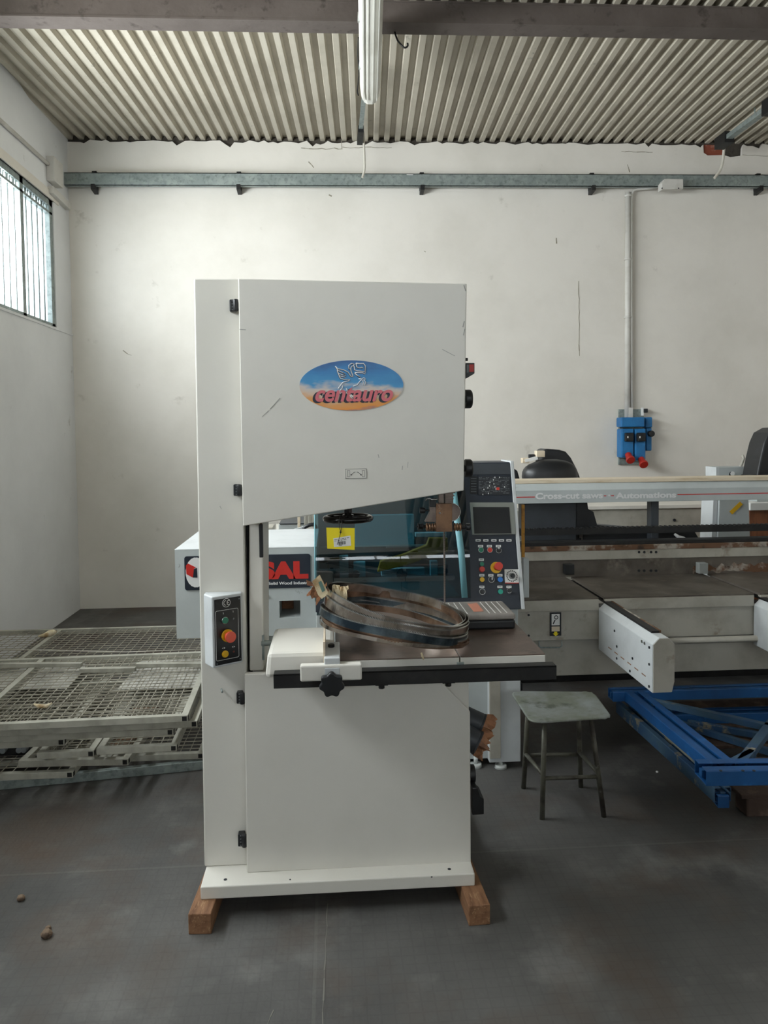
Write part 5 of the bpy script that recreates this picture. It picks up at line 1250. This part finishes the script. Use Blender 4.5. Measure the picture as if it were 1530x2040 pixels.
P0, P1 = PZ(160, 1335, .411), PZ(270, 1333, .411)
tag(MB().bar(P0, P1, .032, .02).build('steel_bar', 'fence_paint', None, loc=P0), 'short steel bar between two longer bars on the mesh panels', 'steel bar')
P0, P1 = PZ(272, 1325, .41), PZ(415, 1324, .41)
tag(MB().bar(P0, P1, .032, .02).build('steel_bar', 'fence_paint', None, loc=P0), 'pale steel bar on the mesh panels ending at the band saw', 'steel bar')
P0, P1, P2 = PZ(-20, 1293, .40), PZ(250, 1299, .40), PZ(410, 1293, .40)
tag(MB().tube([P0, P1, P2], .003, 6).build('white_string', 'cable_white', None, loc=P0), 'thin white string stretched across the mesh panels', 'string')
P_ = PZ(84, 1402, .41); tag(MB().tube([PZ(68, 1403, .412), PZ(78, 1407, .414), PZ(92, 1407, .414), PZ(103, 1401, .412)], [.004, .010, .009, .004], 8).build('paper_scrap', 'kraft', None, loc=P_), 'crumpled cream paper scrap lying on the topmost mesh panel', 'scrap')
tag(MB().tube([PZ(76, 1268, .33), PZ(88, 1266, .335), PZ(98, 1262, .345), PZ(105, 1260, .34), PZ(112, 1258, .33)], [.006, .014, .022, .020, .006], 8).build('rag', 'kraft', None, loc=PZ(92, 1266, .33)), 'knotted cream rag tied on the back edge of the mesh panels', 'rag')
# dark machine parts under the stack at the left edge
dk = thing('dark_machine_part', PZ(40, 1512, .13), 'dark machine part with bolts lying under the mesh panels at the left edge', 'machine part')
a = PZ(70, 1512, .13)
MB().box(a.x-.9, a.x, a.y+.05, a.y+.3, .127, .20).build('body', 'black_metal', dk, bevel=.01)
for px, py in ((10, 1500), (42, 1496), (52, 1508)):
    q = PY(px, py, a.y+.05); q.z = .165; MB().cyl(q+Vector((0, .01, 0)), q+Vector((0, -.03, 0)), .014, seg=14).build('bolt', 'dim_grey', dk, bevel=.002)
# supports that carry the stack
for i, (x0, y0, x1, y1) in enumerate(((-2.1, 3.9, -1.95, 4.6), (-1.2, 3.9, -1.05, 4.6))):
    tag(MB().box(x0, x1, y0, y1, 0, .05).build('timber_batten', 'timber', None, loc=(x0, y0, 0)), ('timber batten under the mesh panels by the left wall', 'timber batten under the middle of the mesh panels')[i], 'wooden block')

# ------------------------------------------------------------------ blue rack frames on a pallet
def cbar(parent, p0, p1, w_, h, nm, m, lip=.012, bev=.002):
    """open rack profile: two flanges and a web"""
    p0, p1 = Vector(p0), Vector(p1); d = (p1-p0).normalized(); sd = d.cross(Vector((0, 0, 1))).normalized(); uu = sd.cross(d)
    b = MB(); t = .004
    b.bar(p0-uu*(h/2-t), p1-uu*(h/2-t), w_, t); b.bar(p0+uu*(h/2)+sd*(w_/2-w_*.19), p1+uu*(h/2)+sd*(w_/2-w_*.19), w_*.38, t)
    b.bar(p0+uu*(h/2)-sd*(w_/2-w_*.19), p1+uu*(h/2)-sd*(w_/2-w_*.19), w_*.38, t)
    b.bar(p0+sd*w_/2, p1+sd*w_/2, t, h); b.bar(p0-sd*w_/2, p1-sd*w_/2, t, h); b.bar(p0, p1, w_*.26, h*.5)
    return b.build(nm, m, parent, bevel=bev)
r1 = thing('rack_frame', PZ(1460, 1530, .2), 'bright blue rack frame lying on top of the stack on the pallet', 'rack frame')
z = .27
cbar(r1, PZ(1262, 1385, z), PZ(1442, 1532, z), .10, .05, 'upright', 'rack_blue'); cbar(r1, PZ(1395, 1539, z), PZ(1640, 1536, z), .11, .06, 'front_post', 'rack_blue')
cbar(r1, PZ(1216, 1384, z), PZ(1640, 1372, z), .07, .05, 'rear_post', 'rack_blue')
for a_, c_, w_ in (((1300, 1398), (1560, 1455), .035), ((1478, 1520), (1545, 1432), .04), ((1460, 1520), (1500, 1500), .03)):
    MB().bar(PZ(*a_, z+.01), PZ(*c_, z+.01), w_, .03).build('brace', 'rack_old', r1, bevel=.002)
b = MB()
for px in (1436, 1480, 1502): q = PZ(px, 1536, z+.03); b.cyl(q, q+Vector((0, 0, .003)), .006, seg=10)
b.build('bolt', 'ink', r1)
r2 = thing('rack_frame', PZ(1440, 1590, .1), 'dull blue rack frame with beige strip, lowest of the stack by the pallet', 'rack frame')
z = .13
cbar(r2, PZ(1240, 1408, z), PZ(1440, 1584, z), .07, .06, 'upright', 'rack_old'); MB().bar(PZ(1262, 1400, z+.05), PZ(1418, 1540, z+.05), .03, .03).build('inner_strip', 'rack_beige', r2, bevel=.002)
cbar(r2, PZ(1330, 1428, z), PZ(1640, 1420, z), .09, .05, 'rear_post', 'rack_blue')
for a_, c_ in (((1370, 1440), (1600, 1480)), ((1350, 1440), (1540, 1500))): MB().bar(PZ(*a_, z), PZ(*c_, z), .03, .03).build('brace', 'rack_old', r2, bevel=.002)
cbar(r2, PZ(1425, 1592, z-.02), PZ(1448, 1592, z-.02), .05, .05, 'end_plate', 'rack_blue')
pal = thing('pallet', PZ(1520, 1620, 0), 'old wooden pallet under the blue rack frames at the right edge', 'pallet')
a = PZ(1488, 1629, 0)
for y0 in (a.y, a.y+.5, a.y+1.0):
    for x0 in (a.x, a.x+.55): MB().box(x0, x0+.14, y0, y0+.10, 0, .085).build('block', 'pallet_wood', pal, bevel=.008)
for y0 in (a.y-.01, a.y+.24, a.y+.49, a.y+.74, a.y+.99): MB().box(a.x-.03, a.x+.8, y0, y0+.11, .086, .104).build('board', 'pallet_wood', pal, bevel=.003)

# ------------------------------------------------------------------ small debris on the floor
def peb(px, py, r, lab, m='stone', nm='pebble', cat='pebble'):
    p = PZ(px, py, 0); me = bpy.data.meshes.new(nm); bm = bmesh.new(); bmesh.ops.create_icosphere(bm, subdivisions=3, radius=r)
    rn = random.Random(px)
    for v in bm.verts: v.co *= 1+rn.uniform(-.10, .10); v.co.z = max(v.co.z*.8, -r*.55)
    for f in bm.faces: f.smooth = True
    bm.to_mesh(me); bm.free(); me.materials.append(MT[m]); o = bpy.data.objects.new(nm, me); COL.objects.link(o); o.location = p+Vector((0, 0, r*.55)); tag(o, lab, cat)
peb(93, 1866, .018, 'brown lump lying on the floor at the lower left'); peb(96, 1852, .010, 'small crumb just behind the brown lump on the floor'); peb(42, 1793, .014, 'brown pebble on the floor at the left edge'); peb(1309, 1539, .006, 'tiny white chip on the floor below the dull blue rack frame', 'label_white')
b = MB(); rn = random.Random(9)
def crackline(pxs):
    P_ = [PZ(x_, y_, .0008) for x_, y_ in pxs]; Q = []
    for p, q in zip(P_, P_[1:]):
        n = max(2, int((q-p).length/.04))
        for k in range(n): Q.append(p.lerp(q, k/n)+Vector((rn.uniform(-.002, .002), rn.uniform(-.002, .002), 0)))
    Q.append(P_[-1])
    for p, q in zip(Q, Q[1:]): b.bar(p, q, rn.uniform(.0015, .005), .0008)
crackline([(653, 1800), (650, 1860), (646, 1950), (643, 2040)]); crackline([(533, 2040), (545, 2012)]);
o = b.build('trim_6', 'crack_light'); struct(o)
